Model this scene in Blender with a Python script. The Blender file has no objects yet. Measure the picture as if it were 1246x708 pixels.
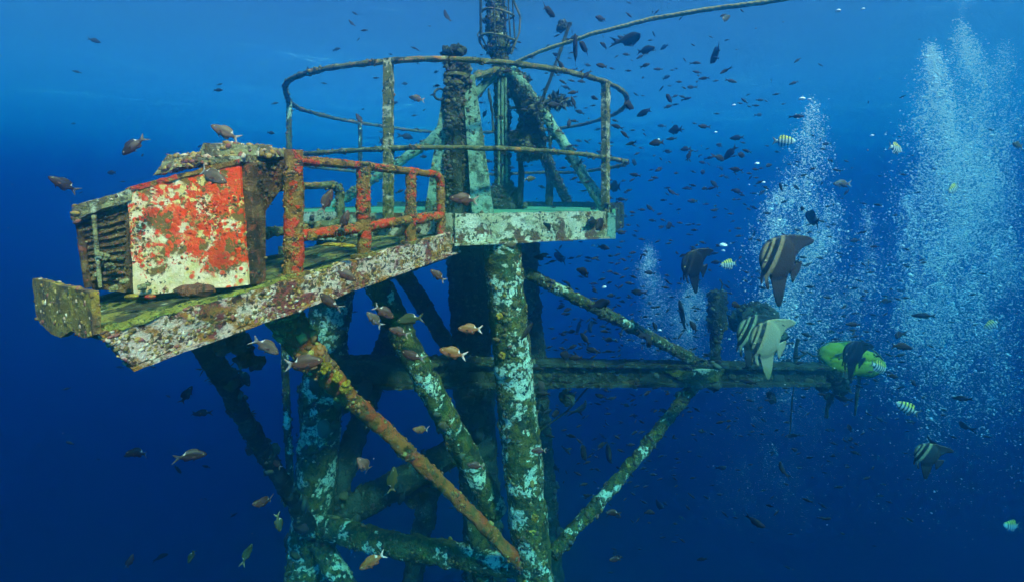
import bpy, math, random
import numpy as np
from mathutils import Vector, Matrix, noise

random.seed(7)
rng = np.random.default_rng(7)
R = math.radians
scene = bpy.context.scene
col = scene.collection

# ------------------------------------------------------------------ camera
F = 540.0          # focal length in photo pixels (photo is 1246 px wide)
ZC = 0.12          # eye height above the round deck
HOR = 241.0        # photo row of the eye level
cam_d = bpy.data.cameras.new('camera')
cam_d.sensor_width = 36.0
cam_d.lens = 36.0 * F / 1246.0
cam_d.shift_y = -(354.0 - HOR) / 1246.0
cam_d.clip_start = 0.02
cam_d.clip_end = 400.0
cam = bpy.data.objects.new('camera', cam_d)
col.objects.link(cam)
cam.location = (0, 0, ZC)
cam.rotation_euler = (R(90), 0, 0)
scene.camera = cam

# ------------------------------------------------------------------ world and sun
SUN_EL, SUN_DIR = 49.0, (0.58, -0.85)      # the sun stands behind the camera, to its right
world = bpy.data.worlds.new('World')
scene.world = world
world.use_nodes = True
wn = world.node_tree
bg = wn.nodes['Background']
sky = wn.nodes.new('ShaderNodeTexSky')
sky.sky_type = 'NISHITA'
sky.sun_disc = False
sky.dust_density = 0.0
sky.ozone_density = 1.8
sky.sun_elevation = R(SUN_EL)
sky.sun_rotation = math.atan2(SUN_DIR[0], SUN_DIR[1])
wn.links.new(sky.outputs[0], bg.inputs[0])
bg.inputs[1].default_value = 0.15
sun_d = bpy.data.lights.new('sun', 'SUN')
sun_d.energy = 5.0
sun_d.angle = R(6)
sun_d.color = (1.0, 0.52, 0.28)
sun = bpy.data.objects.new('sun', sun_d)
col.objects.link(sun)
_h = math.hypot(*SUN_DIR)
_sd = Vector((SUN_DIR[0] / _h * math.cos(R(SUN_EL)), SUN_DIR[1] / _h * math.cos(R(SUN_EL)), math.sin(R(SUN_EL))))
sun.rotation_euler = _sd.to_track_quat('Z', 'Y').to_euler()
sun.location = _sd * 20
scene.view_settings.view_transform = 'Standard'
scene.view_settings.look = 'None'
scene.view_settings.exposure = 2.3
scene.view_settings.gamma = 1.0
scene.cycles.use_denoising = True
scene.cycles.max_bounces = 7
scene.cycles.diffuse_bounces = 2
scene.cycles.glossy_bounces = 2
scene.cycles.transmission_bounces = 3
scene.cycles.volume_bounces = 4
scene.cycles.use_adaptive_sampling = True
scene.cycles.adaptive_threshold = 0.02
scene.cycles.caustics_reflective = False
scene.cycles.caustics_refractive = False

SURF = 2.8         # level of the sea surface

# ------------------------------------------------------------------ helpers
def P(x, y, Y):
    """point at photo column x, photo row y, at distance Y metres in front of the eye"""
    return Vector(((x - 623.0) / F * Y, Y, ZC + (HOR - y) / F * Y))

def fbm(p, s, o=3, seed=0.0):
    v, a, t = 0.0, 1.0, 0.0
    q = Vector((p[0] * s + seed, p[1] * s - seed * .7, p[2] * s + seed * 1.3))
    for _ in range(o):
        v += a * noise.noise(q); t += a
        q = q * 2.03; a *= 0.5
    return v / t

class MB:
    def __init__(self):
        self.v, self.f = [], []
    def add(self, vs, fs):
        o = len(self.v)
        self.v.extend([Vector(p) for p in vs])
        self.f.extend([tuple(i + o for i in f) for f in fs])
        return self
    def tube(self, pts, radii, seg=12, amp=0.0, ns=9.0, step=0.06, cap=True, seed=None, knob=0.0, kn=30.0):
        pts = [Vector(p) for p in pts]
        if not hasattr(radii, '__len__'):
            radii = [radii] * len(pts)
        seed = random.uniform(0, 50) if seed is None else seed
        P_, R_ = [], []
        for i in range(len(pts) - 1):
            d = (pts[i + 1] - pts[i]).length
            n = max(1, int(d / step))
            for k in range(n):
                t = k / n
                P_.append(pts[i].lerp(pts[i + 1], t)); R_.append(radii[i] * (1 - t) + radii[i + 1] * t)
        P_.append(pts[-1]); R_.append(radii[-1])
        n = len(P_)
        prev = None
        vs, fs = [], []
        for i in range(n):
            t = (P_[min(i + 1, n - 1)] - P_[max(i - 1, 0)]).normalized()
            if prev is None:
                u = t.orthogonal().normalized()
            else:
                u = (prev - t * prev.dot(t)).normalized()
            prev = u
            w = t.cross(u)
            for k in range(seg):
                a = 2 * math.pi * k / seg
                d = u * math.cos(a) + w * math.sin(a)
                q = P_[i] + d * R_[i]
                if amp:
                    q = q + d * (amp * (fbm(q, ns, 3, seed) + 0.35 * noise.noise(q * ns * 4)) * 1.4)
                    if knob: q = q + d * (knob * (0.45 - noise.voronoi(q * kn)[0][0]))
                vs.append(q)
        for i in range(n - 1):
            for k in range(seg):
                a, b = i * seg + k, i * seg + (k + 1) % seg
                fs.append((a, b, b + seg, a + seg))
        if cap:
            fs.append(tuple(reversed(range(seg))))
            fs.append(tuple(range((n - 1) * seg, n * seg)))
        return self.add(vs, fs)
    def hexa(self, c, res=0.05, amp=0.0, ns=8.0, seed=None, knob=0.0, kn=30.0):
        """c: 8 corners, bottom 4 counter-clockwise then top 4; a subdivided, roughened block"""
        c = [Vector(p) for p in c]
        seed = random.uniform(0, 50) if seed is None else seed
        def n_of(a, b): return max(1, min(80, int((c[a] - c[b]).length / res)))
        nu, nv, nw = n_of(0, 1), n_of(1, 2), n_of(0, 4)
        idx = {}
        vs, fs = [], []
        ctr = sum(c, Vector()) / 8
        def pt(i, j, k):
            key = (i, j, k)
            if key in idx: return idx[key]
            u, v, w = i / nu, j / nv, k / nw
            b = c[0].lerp(c[1], u).lerp(c[3].lerp(c[2], u), v)
            t = c[4].lerp(c[5], u).lerp(c[7].lerp(c[6], u), v)
            p = b.lerp(t, w)
            if amp:
                p = p + Vector((fbm(p, ns, 3, seed), fbm(p, ns, 3, seed + 9), fbm(p, ns, 3, seed + 17))) * amp
                if knob: p = p + (p - ctr).normalized() * (knob * (0.45 - noise.voronoi(p * kn)[0][0]))
            idx[key] = len(vs); vs.append(p)
            return idx[key]
        def grid(fn, n1, n2, flip):
            for a in range(n1):
                for b in range(n2):
                    q = (fn(a, b), fn(a + 1, b), fn(a + 1, b + 1), fn(a, b + 1))
                    fs.append(tuple(reversed(q)) if flip else q)
        grid(lambda a, b: pt(a, b, 0), nu, nv, True)
        grid(lambda a, b: pt(a, b, nw), nu, nv, False)
        grid(lambda a, b: pt(a, 0, b), nu, nw, False)
        grid(lambda a, b: pt(a, nv, b), nu, nw, True)
        grid(lambda a, b: pt(0, a, b), nv, nw, True)
        grid(lambda a, b: pt(nu, a, b), nv, nw, False)
        return self.add(vs, fs)
    def beam(self, a, b, w, h, up=(0, 0, 1), res=0.05, amp=0.0, ns=8.0):
        a, b = Vector(a), Vector(b)
        t = (b - a).normalized()
        s = t.cross(Vector(up)).normalized()
        u = s.cross(t).normalized()
        s, u = s * w / 2, u * h / 2
        return self.hexa([a - s - u, b - s - u, b + s - u, a + s - u, a - s + u, b - s + u, b + s + u, a + s + u][:], res, amp, ns)
    def slab(self, poly, nrm, th, res=0.05, amp=0.0):
        """flat polygon (list of points) given thickness along nrm"""
        n = Vector(nrm).normalized() * th
        k = len(poly)
        vs = [Vector(p) for p in poly] + [Vector(p) + n for p in poly]
        fs = [tuple(reversed(range(k))), tuple(range(k, 2 * k))]
        for i in range(k):
            j = (i + 1) % k
            fs.append((i, j, k + j, k + i))
        return self.add(vs, fs)
    def build(self, name, m, parent=None, smooth=True, bevel=0.0):
        me = bpy.data.meshes.new(name)
        me.from_pydata([tuple(p) for p in self.v], [], self.f)
        me.materials.append(m)
        o = bpy.data.objects.new(name, me)
        col.objects.link(o)
        if smooth:
            me.shade_smooth()
            me.set_sharp_from_angle(angle=R(42))
        if bevel:
            b = o.modifiers.new('bevel', 'BEVEL'); b.width = bevel; b.segments = 2; b.limit_method = 'ANGLE'
        if parent is not None:
            o.parent = parent
            o.location = -_wloc(parent)
        return o

def _wloc(o):
    v = Vector()
    while o is not None:
        v += o.location; o = o.parent
    return v

def tag(o, label=None, cat=None, group=None, kind=None):
    if label: o['label'] = label
    if cat: o['category'] = cat
    if group: o['group'] = group
    if kind: o['kind'] = kind
    return o

def thing(name, loc, label, cat, group=None):
    o = bpy.data.objects.new(name, None)
    o.empty_display_size = 0.2
    col.objects.link(o)
    o.location = loc
    return tag(o, label, cat, group)

# joined scatter of many small pieces (numpy)
def ico(sub):
    import bmesh
    bm = bmesh.new(); bmesh.ops.create_icosphere(bm, subdivisions=sub, radius=1.0)
    v = np.array([p.co[:] for p in bm.verts]); f = np.array([[q.index for q in x.verts] for x in bm.faces])
    bm.free(); return v, f
ICO1, ICO2, ICO3 = ico(1), ico(2), ico(3)

def raw_mesh(name, V, Fc, m, parent=None, smooth=True):
    me = bpy.data.meshes.new(name)
    k = Fc.shape[1]
    me.vertices.add(len(V)); me.vertices.foreach_set('co', V.astype(np.float32).ravel())
    me.loops.add(Fc.size); me.loops.foreach_set('vertex_index', Fc.astype(np.int32).ravel())
    me.polygons.add(len(Fc))
    me.polygons.foreach_set('loop_start', np.arange(0, Fc.size, k, dtype=np.int32))
    me.update(calc_edges=True)
    me.materials.append(m)
    if smooth: me.shade_smooth()
    o = bpy.data.objects.new(name, me)
    col.objects.link(o)
    if parent is not None:
        o.parent = parent; o.location = -_wloc(parent)
    return o

def sample(objs, n, up=None, zmin=None, bias=None):
    """n area-weighted random points with normals on built meshes (mesh coordinates = world)"""
    A, N, T = [], [], []
    for o in objs:
        me = o.data
        me.calc_loop_triangles()
        v = np.empty(len(me.vertices) * 3, np.float32); me.vertices.foreach_get('co', v); v = v.reshape(-1, 3)
        t = np.empty(len(me.loop_triangles) * 3, np.int32); me.loop_triangles.foreach_get('vertices', t); t = t.reshape(-1, 3)
        T.append(v[t])
    T = np.concatenate(T)
    n3 = np.cross(T[:, 1] - T[:, 0], T[:, 2] - T[:, 0]); a = np.linalg.norm(n3, axis=1)
    n3 = n3 / np.maximum(a, 1e-12)[:, None]
    w = a.copy()
    c = T.mean(1)
    if bias is not None: w = w * bias(c, n3)
    w = w / w.sum()
    i = rng.choice(len(T), n, p=w)
    r1 = np.sqrt(rng.random(n))[:, None]; r2 = rng.random(n)[:, None]
    p = T[i, 0] * (1 - r1) + T[i, 1] * r1 * (1 - r2) + T[i, 2] * r1 * r2
    return p, n3[i]

def patchy(scale, lo=-0.05, seed=0.0):
    """bias that makes growth come in patches"""
    def f(c, n):
        w = np.array([max(0.0, noise.noise(Vector(p) * scale + Vector((seed, seed * 2, -seed))) - lo) for p in c])
        return w + 0.02
    return f

def clumps(name, objs, n, rmin, rmax, m, parent, flat=0.6, bias=None, sub=1, jit=0.3):
    p, nr = sample(objs, n, bias=bias)
    bv, bf = ICO1 if sub == 1 else ICO2
    k = len(bv)
    r = rmin + (rmax - rmin) * rng.random(n) ** 2.2
    V = bv[None] * (1 + jit * (rng.random((n, k, 1)) * 2 - 1))
    if sub == 2:
        var = np.array([[1 + .5 * noise.noise(Vector(q) * 1.5 + Vector((7 * i, 0, 0))) + .35 * noise.noise(Vector(q) * 3.7 + Vector((0, 5 * i, 0))) for q in bv] for i in range(10)])
        V = bv[None] * var[rng.integers(0, 10, n)][:, :, None]
    V = V * r[:, None, None] * (0.6 + 0.8 * rng.random((n, 1, 3)))
    d = (V * nr[:, None, :]).sum(-1, keepdims=True)
    V = V - d * nr[:, None, :] * (1 - flat) + p[:, None, :] + nr[:, None, :] * (r * 0.15)[:, None, None]
    Fc = bf[None] + (np.arange(n) * k)[:, None, None]
    o = raw_mesh(name, V.reshape(-1, 3), Fc.reshape(-1, 3), m, parent)
    o['kind'] = 'stuff'
    return o

def tufts(name, objs, n, lmin, lmax, m, parent, blades=7, bias=None, spread=0.8, wid=0.12):
    """feathery weed and hydroid tufts: thin curved blades"""
    p, nr = sample(objs, n, bias=bias)
    N = n * blades
    p = np.repeat(p, blades, 0); nr = np.repeat(nr, blades, 0)
    L = np.repeat(lmin + (lmax - lmin) * rng.random(n) ** 1.5, blades) * (0.6 + 0.5 * rng.random(N))
    d = nr + spread * rng.normal(size=(N, 3)); d /= np.linalg.norm(d, axis=1)[:, None]
    s = np.cross(d, rng.normal(size=(N, 3))); s /= np.linalg.norm(s, axis=1)[:, None]
    b = np.cross(d, s) * (rng.random(N) * 0.5)[:, None]
    w = (L * wid)[:, None]
    p = p - nr * 0.004
    a0 = p - s * w * .4; a1 = p + s * w * .4
    m0 = p + (d * .55 + b * .3) * L[:, None] - s * w; m1 = p + (d * .55 + b * .3) * L[:, None] + s * w
    e = p + (d + b) * L[:, None]
    V = np.stack([a0, a1, m1, m0, e], 1).reshape(-1, 3)
    base = (np.arange(N) * 5)[:, None]
    Fc = np.concatenate([base + [0, 1, 2], base + [0, 2, 3], base + [3, 2, 4]])
    o = raw_mesh(name, V, Fc, m, parent, smooth=False)
    o['kind'] = 'stuff'
    return o

# ------------------------------------------------------------------ materials
def mat(name):
    m = bpy.data.materials.new(name); m.use_nodes = True
    nt = m.node_tree
    return m, nt, nt.nodes['Principled BSDF']

def nd(nt, t, **kw):
    n = nt.nodes.new(t)
    for k, v in kw.items(): setattr(n, k, v)
    return n

def noise_fac(nt, co, scale, lo, hi, detail=5, rough=0.6, dist=0.0, offs=0.0, stretch=None):
    mp = nd(nt, 'ShaderNodeMapping')
    mp.inputs['Location'].default_value = (offs, offs * 1.7, -offs)
    if stretch: mp.inputs['Scale'].default_value = stretch
    nt.links.new(co, mp.inputs[0])
    n = nd(nt, 'ShaderNodeTexNoise')
    n.inputs['Scale'].default_value = scale; n.inputs['Detail'].default_value = detail
    n.inputs['Roughness'].default_value = rough; n.inputs['Distortion'].default_value = dist
    nt.links.new(mp.outputs[0], n.inputs['Vector'])
    r = nd(nt, 'ShaderNodeMapRange')
    r.inputs[1].default_value = lo; r.inputs[2].default_value = hi
    nt.links.new(n.outputs[0], r.inputs[0])
    return r.outputs[0]

def cell_fac(nt, co, scale, lo, hi, offs=0.0, rnd=1.0):
    mp = nd(nt, 'ShaderNodeMapping'); mp.inputs['Location'].default_value = (offs, -offs, offs * .3)
    nt.links.new(co, mp.inputs[0])
    v = nd(nt, 'ShaderNodeTexVoronoi'); v.inputs['Scale'].default_value = scale; v.inputs['Randomness'].default_value = rnd
    nt.links.new(mp.outputs[0], v.inputs['Vector'])
    r = nd(nt, 'ShaderNodeMapRange'); r.inputs[1].default_value = hi; r.inputs[2].default_value = lo
    nt.links.new(v.outputs['Distance'], r.inputs[0])
    return r.outputs[0]

def mul(nt, a, b):
    m = nd(nt, 'ShaderNodeMath', operation='MULTIPLY')
    nt.links.new(a, m.inputs[0]); nt.links.new(b, m.inputs[1]); return m.outputs[0]

def mix(nt, fac, a, b):
    m = nd(nt, 'ShaderNodeMix', data_type='RGBA')
    nt.links.new(fac, m.inputs[0])
    for s, c in ((6, a), (7, b)):
        if isinstance(c, tuple): m.inputs[s].default_value = (*c, 1)
        else: nt.links.new(c, m.inputs[s])
    return m.outputs[2]

def crust(name, base, layers, bump=0.35, bscale=60, rough=0.85, grain=0.25):
    """base colour under patchy layers; a layer is (colour, scale, lo, hi[, 'cell' mask scale])"""
    m, nt, bs = mat(name)
    tc = nd(nt, 'ShaderNodeTexCoord').outputs['Object']
    c = base
    hts = []
    for i, L in enumerate(layers):
        f = noise_fac(nt, tc, L[1], L[2], L[3], offs=3.1 * i + L[1] * .13, dist=0.4)
        if len(L) > 4:
            f = mul(nt, f, cell_fac(nt, tc, L[4], .25, .55, offs=i))
        hts.append(f)
        c = mix(nt, f, c, L[0])
    g = noise_fac(nt, tc, 130, .3, .7, detail=3, offs=8)
    h, sat = nd(nt, 'ShaderNodeHueSaturation'), None
    mr = nd(nt, 'ShaderNodeMapRange'); mr.inputs[3].default_value = 1 - grain; mr.inputs[4].default_value = 1 + grain
    nt.links.new(g, mr.inputs[0]); nt.links.new(mr.outputs[0], h.inputs['Value'])
    if isinstance(c, tuple): h.inputs['Color'].default_value = (*c, 1)
    else: nt.links.new(c, h.inputs['Color'])
    nt.links.new(h.outputs[0], bs.inputs['Base Color'])
    bs.inputs['Roughness'].default_value = rough
    bs.inputs['Specular IOR Level'].default_value = 0.2
    b1 = noise_fac(nt, tc, bscale, .25, .75, detail=6, rough=.7, offs=2)
    ht = b1
    if hts:
        s = nd(nt, 'ShaderNodeMath', operation='ADD'); nt.links.new(b1, s.inputs[0]); nt.links.new(hts[0], s.inputs[1]); ht = s.outputs[0]
    bp = nd(nt, 'ShaderNodeBump'); bp.inputs['Strength'].default_value = bump; bp.inputs['Distance'].default_value = 0.012
    nt.links.new(ht, bp.inputs['Height']); nt.links.new(bp.outputs[0], bs.inputs['Normal'])
    return m

def varied(name, cols, rough=0.85, bump=0.3):
    """every loose clump takes one of several colours"""
    m, nt, bs = mat(name)
    g = nd(nt, 'ShaderNodeNewGeometry')
    rp = nd(nt, 'ShaderNodeValToRGB'); rp.color_ramp.interpolation = 'CONSTANT'
    els = rp.color_ramp.elements
    while len(els) < len(cols): els.new(1.0)
    for i, c in enumerate(cols):
        els[i].position = i / len(cols); els[i].color = (*c, 1)
    nt.links.new(g.outputs['Random Per Island'], rp.inputs[0])
    tc = nd(nt, 'ShaderNodeTexCoord').outputs['Object']
    f = noise_fac(nt, tc, 90, .3, .7)
    c = mix(nt, f, rp.outputs[0], (0.10, 0.085, 0.05))
    mm = nd(nt, 'ShaderNodeMix', data_type='RGBA'); mm.inputs[0].default_value = .35
    nt.links.new(rp.outputs[0], mm.inputs[6]); nt.links.new(c, mm.inputs[7])
    nt.links.new(mm.outputs[2], bs.inputs['Base Color'])
    bs.inputs['Roughness'].default_value = rough; bs.inputs['Specular IOR Level'].default_value = .2
    bp = nd(nt, 'ShaderNodeBump'); bp.inputs['Strength'].default_value = bump; bp.inputs['Distance'].default_value = .006
    nt.links.new(f, bp.inputs['Height']); nt.links.new(bp.outputs[0], bs.inputs['Normal'])
    return m

DARK = (0.020, 0.030, 0.016); OLIVE = (0.12, 0.115, 0.020); BROWN = (0.13, 0.065, 0.03)
PAINT = (0.45, 0.60, 0.46); GREEN = (0.045, 0.080, 0.022); RED = (0.62, 0.05, 0.015); YEL = (0.55, 0.40, 0.05)
M = {}
M['leg'] = crust('painted_leg', GREEN, [(OLIVE, 6, .46, .56), (DARK, 11, .48, .57), (PAINT, 3.8, .535, .55), (PAINT, 12, .59, .605), ((.10, .10, .02), 20, .53, .56), (DARK, 44, .56, .60), (YEL, 16, .66, .70)], bump=.8)
M['brace'] = crust('fouled_brace', GREEN, [(OLIVE, 9, .46, .55), (DARK, 10, .46, .57), (PAINT, 3.8, .57, .585), (PAINT, 12, .61, .625), ((.08, .09, .02), 24, .55, .59), (DARK, 44, .58, .62)], bump=.8)
M['darksteel'] = crust('dark_fouled_steel', (0.05, 0.075, 0.055), [(DARK, 7, .40, .52), ((.12, .18, .14), 16, .60, .70), ((.08, .07, .025), 24, .55, .65)], bump=.8)
M['rustpipe'] = crust('rust_brown_pipe', (0.30, 0.11, 0.02), [((.40, .07, .015), 9, .46, .58), ((.13, .085, .02), 14, .52, .62), (RED, 18, .64, .69), ((.5, .38, .25), 45, .66, .72)], bump=.6)
M['redpost'] = crust('red_orange_crusted_post', (0.24, 0.11, 0.02), [(RED, 11, .50, .54), ((.38, .20, .04), 26, .52, .60), ((.06, .04, .02), 20, .56, .62), ((.5, .36, .16), 60, .63, .67)], bump=.9)
M['oliverail'] = crust('olive_crusted_rail', (0.10, 0.11, 0.045), [((.32, .15, .035), 6, .58, .64), ((.24, .27, .16), 30, .56, .66), (DARK, 14, .52, .62)], bump=.6)
M['rail'] = crust('pale_speckled_rail', (0.42, 0.42, 0.30), [(OLIVE, 14, .40, .50), (DARK, 30, .52, .60), ((.6, .62, .55), 60, .62, .68)], bump=.5)
M['beam'] = crust('pink_white_crust', (0.80, 0.55, 0.44), [((.30, .06, .05), 6, .53, .59), ((.44, .19, .03), 10, .49, .56), ((.78, .58, .44), 20, .55, .61), ((.10, .035, .025), 26, .55, .60), ((.14, .09, .02), 50, .56, .62)], bump=1.0, bscale=90)
M['ringbeam'] = crust('flaking_pale_paint', (0.52, 0.54, 0.42), [((.34, .36, .22), 5, .46, .60), (BROWN, 6, .54, .57), ((.16, .14, .06), 15, .545, .575), ((.10, .08, .04), 34, .60, .64), (DARK, 50, .63, .67)], bump=.7)
M['deckgreen'] = crust('green_algae_deck', (0.10, 0.32, 0.17), [((.05, .14, .08), 6, .5, .65), ((.22, .34, .16), 14, .55, .7)], bump=.3)
M['legpale'] = crust('turquoise_paint', (0.17, 0.34, 0.26), [((.13, .24, .17), 6, .42, .6), ((.06, .10, .06), 11, .52, .60), (DARK, 30, .56, .62)], bump=.6)

# ------------------------------------------------------------------ seabed
b = MB()
n = 40
vs, fs = [], []
for j in range(n + 1):
    for i in range(n + 1):
        x, y = -58 + 116 * i / n, -13 + 57 * j / n
        vs.append((x, y, -14.5 + 0.8 * fbm((x, y, 0), .15)))
for j in range(n):
    for i in range(n):
        a = j * (n + 1) + i
        fs.append((a, a + 1, a + n + 2, a + n + 1))
b.add(vs, fs)
M['sand'] = crust('dark_silty_sand', (0.16, 0.14, 0.10), [((.07, .07, .05), 1.2, .45, .6)], bump=.3, bscale=8)
o = b.build('seabed', M['sand'])
tag(o, kind='structure')
# ------------------------------------------------------------------ water surface seen from below
b = MB()
n = 150
vs, fs = [], []
for j in range(n + 1):
    for i in range(n + 1):
        x, y = -58 + 116 * i / n, -13 + 57 * (j / n)
        vs.append((x, y, SURF + 0.10 * fbm((x, y, 0), .35, 2) + 0.05 * fbm((x, y * 1.6, 3), 1.1, 2)))
for j in range(n):
    for i in range(n):
        a = j * (n + 1) + i
        fs.append((a, a + 1, a + n + 2, a + n + 1))
b.add(vs, fs)
m = bpy.data.materials.new('rippled_water_surface'); m.use_nodes = True
nt = m.node_tree; nt.nodes.remove(nt.nodes['Principled BSDF'])
tc = nd(nt, 'ShaderNodeTexCoord').outputs['Object']
w1 = noise_fac(nt, tc, 1.6, 0, 1, detail=4, dist=.5)
bp = nd(nt, 'ShaderNodeBump'); bp.inputs['Strength'].default_value = 1.0; bp.inputs['Distance'].default_value = 0.05
nt.links.new(w1, bp.inputs['Height'])
fr = nd(nt, 'ShaderNodeFresnel'); fr.inputs['IOR'].default_value = 1.333
nt.links.new(bp.outputs[0], fr.inputs['Normal'])
tr = nd(nt, 'ShaderNodeBsdfTransparent'); gl = nd(nt, 'ShaderNodeBsdfGlossy'); gl.inputs['Roughness'].default_value = 0.03
nt.links.new(bp.outputs[0], gl.inputs['Normal'])
mx = nd(nt, 'ShaderNodeMixShader')
frs = nd(nt, 'ShaderNodeMath', operation='MULTIPLY'); frs.inputs[1].default_value = 0.85    # choppy water lets some light through at every angle
nt.links.new(fr.outputs[0], frs.inputs[0])
nt.links.new(frs.outputs[0], mx.inputs[0]); nt.links.new(tr.outputs[0], mx.inputs[1]); nt.links.new(gl.outputs[0], mx.inputs[2])
nt.links.new(mx.outputs[0], nt.nodes['Material Output'].inputs['Surface'])
o = b.build('water_surface', m)
tag(o, kind='structure')
# ------------------------------------------------------------------ tower: legs, braces, round deck
C0 = Vector((-0.52, 4.75, 0.0)); RR = 1.7
def ringp(deg, r=RR, z=0.0):
    return Vector((C0.x + r * math.cos(R(deg)), C0.y + r * math.sin(R(deg)), z))
def extend(a, b, z):
    t = (z - a.z) / (b.z - a.z)
    return a + (b - a) * t

tower = thing('steel_tower', (C0.x, C0.y, -14.4), 'sunken steel tower with splayed legs, braces and an eight-sided green deck', 'tower')
leg_objs, brace_objs = [], []
def brace(pts, r, m, amp=.018, seg=16, name='brace', step=.04, lst=None):
    o = MB().tube(pts, r, seg=seg + 10, amp=amp, ns=9, step=step * .55, knob=amp * .5, kn=26).build(name, m, tower)
    (brace_objs if lst is None else lst).append(o); return o
def leg2(a, b, r, m, amp=.03):
    e = extend(a, b, -14.7)
    mb = MB().tube([a, b + (b - a) * .12], [r, r * 1.03], seg=44, amp=amp, ns=6, step=.02, knob=.012, kn=22)
    o = mb.build('leg', m, tower); leg_objs.append(o)
    q = b + (b - a) * .119
    MB().tube([q, e], [r * 1.0, r * 1.05], seg=20, amp=amp, ns=3, step=.3).build('lower_leg', m, o)
    return o
front_leg = leg2(P(609, 290, 3.3), P(650, 702, 3.27), .138, M['leg'], .018)
left_leg = leg2(P(410, 290, 4.0), P(373, 702, 4.0), .172, M['leg'], .03)
back_leg = leg2(P(566, 292, 4.7), P(590, 702, 4.75), .20, M['darksteel'], .03)
rear_leg = leg2(P(640, 296, 5.3), P(672, 702, 5.35), .12, M['darksteel'], .03)
# braces
b_orange = brace([P(343, 378, 2.28), P(372, 428, 2.36), P(430, 488, 2.6), P(540, 590, 3.0), P(636, 688, 3.2)], [.085, .068, .046, .042, .042], M['rustpipe'], .014, name='diagonal_brace', step=.03)
b_pale = brace([P(448, 322, 3.15), P(500, 428, 3.28), P(604, 622, 3.45)], [.092, .090, .088], M['brace'], .02, seg=20, name='diagonal_brace')
b_dark = brace([P(243, 408, 2.15), P(300, 515, 2.75), P(376, 640, 3.7)], [.05, .048, .055], M['darksteel'], .016, name='diagonal_brace')
b_low = brace([P(372, 636, 3.9), P(480, 662, 3.6), P(648, 690, 3.3)], [.095, .085, .09], M['brace'], .02, name='horizontal_brace')
b_back = brace([P(392, 640, 4.1), P(560, 545, 4.7)], [.14, .13], M['darksteel'], .03, name='diagonal_brace')
b_mid = brace([P(478, 395, 4.5), P(405, 612, 4.15)], .11, M['darksteel'], .03, name='diagonal_brace')
brace([P(343, 300, 3.9), P(347, 450, 3.9), P(353, 590, 3.85)], .030, M['brace'], .008, seg=8, name='vertical_rod')
brace([P(580, 636, 3.46), P(588, 712, 3.46), P(592, 760, 3.46)], .078, M['brace'], .014, name='vertical_brace')
brace([P(525, 592, 4.5), P(498, 720, 4.4)], .10, M['darksteel'], .03, name='diagonal_brace')
brace([P(388, 655, 3.86), P(432, 735, 3.7)], .085, M['brace'], .02, name='diagonal_brace')
brace([P(452, 340, 4.5), P(560, 300, 4.6)], .07, M['darksteel'], .02, name='diagonal_brace')
brace([P(405, 360, 4.0), P(470, 300, 3.3)], .06, M['darksteel'], .02, name='diagonal_brace')
brace([P(600, 470, 4.7), P(500, 610, 4.6)], .09, M['darksteel'], .02, name='diagonal_brace')
brace([P(545, 420, 4.4), P(470, 300, 4.2)], .08, M['darksteel'], .02, name='diagonal_brace')
# right hand boom and its two stays
BA, BB = P(405, 452, 3.70), P(1004, 455, 4.9)
def boomp(t): return BA.lerp(BB, t)
bm_ = MB()
s_ = (BB - BA).normalized().cross(Vector((0, 0, 1))).normalized()
for zoff, w, h in ((.105, .15, .03), (0, .03, .19), (-.105, .15, .03)):
    u = Vector((0, 0, zoff))
    bm_.beam(BA + u, BB + u * .85, w, h, res=.06, amp=.02, ns=10)
boom = bm_.build('boom', M['darksteel'], tower)
D1 = brace([P(640, 332, 3.55), P(720, 372, 3.85), P(856, 444, 4.55)], [.045, .048, .052], M['brace'], .018, name='stay')
D2 = brace([P(672, 674, 3.32), P(760, 575, 3.85), P(845, 468, 4.5)], [.046, .050, .054], M['brace'], .016, name='stay')
g_ = MB(); g_.slab([P(838, 470, 4.46), P(872, 462, 4.50), P(880, 448, 4.52), P(800, 446, 4.40)], (.2, -1, 0), .03)
g_.build('gusset_plate', M['brace'], tower, bevel=.004)

# octagonal deck
OCT = [-86, -42, 3, 48, 93, 138, 183, 229]
OR = 1.74
def octp(i, z, r=OR): return ringp(OCT[i % 8], r, z)
deck = MB()
cvs = [octp(i, 0) for i in range(8)]
nn = 10
vs, fs = [], []
for ri in range(nn + 1):
    for i in range(8):
        for k in range(6):
            p = cvs[i].lerp(cvs[(i + 1) % 8], k / 6)
            q = C0.lerp(p, ri / nn); q.z = .006 * fbm(q, 4)
            vs.append(q)
for ri in range(nn):
    for k in range(48):
        a, c = ri * 48 + k, ri * 48 + (k + 1) % 48
        if ri == 0: fs.append((a + 48, c + 48, a))
        else: fs.append((a, a + 48, c + 48, c))
deck.add(vs, fs)
o = len(deck.v)
deck.add([octp(i, -.035, OR - .02) for i in range(8)], [tuple(reversed(range(8)))])
deck_o = deck.build('deck_plate', M['deckgreen'], tower)
rims = []
for i in range(8):
    a, c = octp(i, 0), octp(i + 1, 0)
    t = (c - a).normalized(); nrm = Vector((t.y, -t.x, 0))
    top, bot = (.012, -.20)
    if 1 <= i <= 4: top, bot = .065, -.19
    a2, c2 = a + t * .012, c - t * .012
    th = .03
    cs = [a2 + Vector((0, 0, bot)), c2 + Vector((0, 0, bot)), c2 - nrm * th + Vector((0, 0, bot)), a2 - nrm * th + Vector((0, 0, bot))]
    cs = [cs[0] + nrm * .004, cs[1] + nrm * .004, cs[2] + nrm * .004, cs[3] + nrm * .004]
    cs += [p + Vector((0, 0, top - bot)) for p in cs]
    rims.append(MB().hexa(cs, res=.022, amp=.014, ns=13, knob=.006, kn=34).build('edge_beam', M['ringbeam'] if i in (0, 7, 6) else M['darksteel'], tower))
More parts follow.
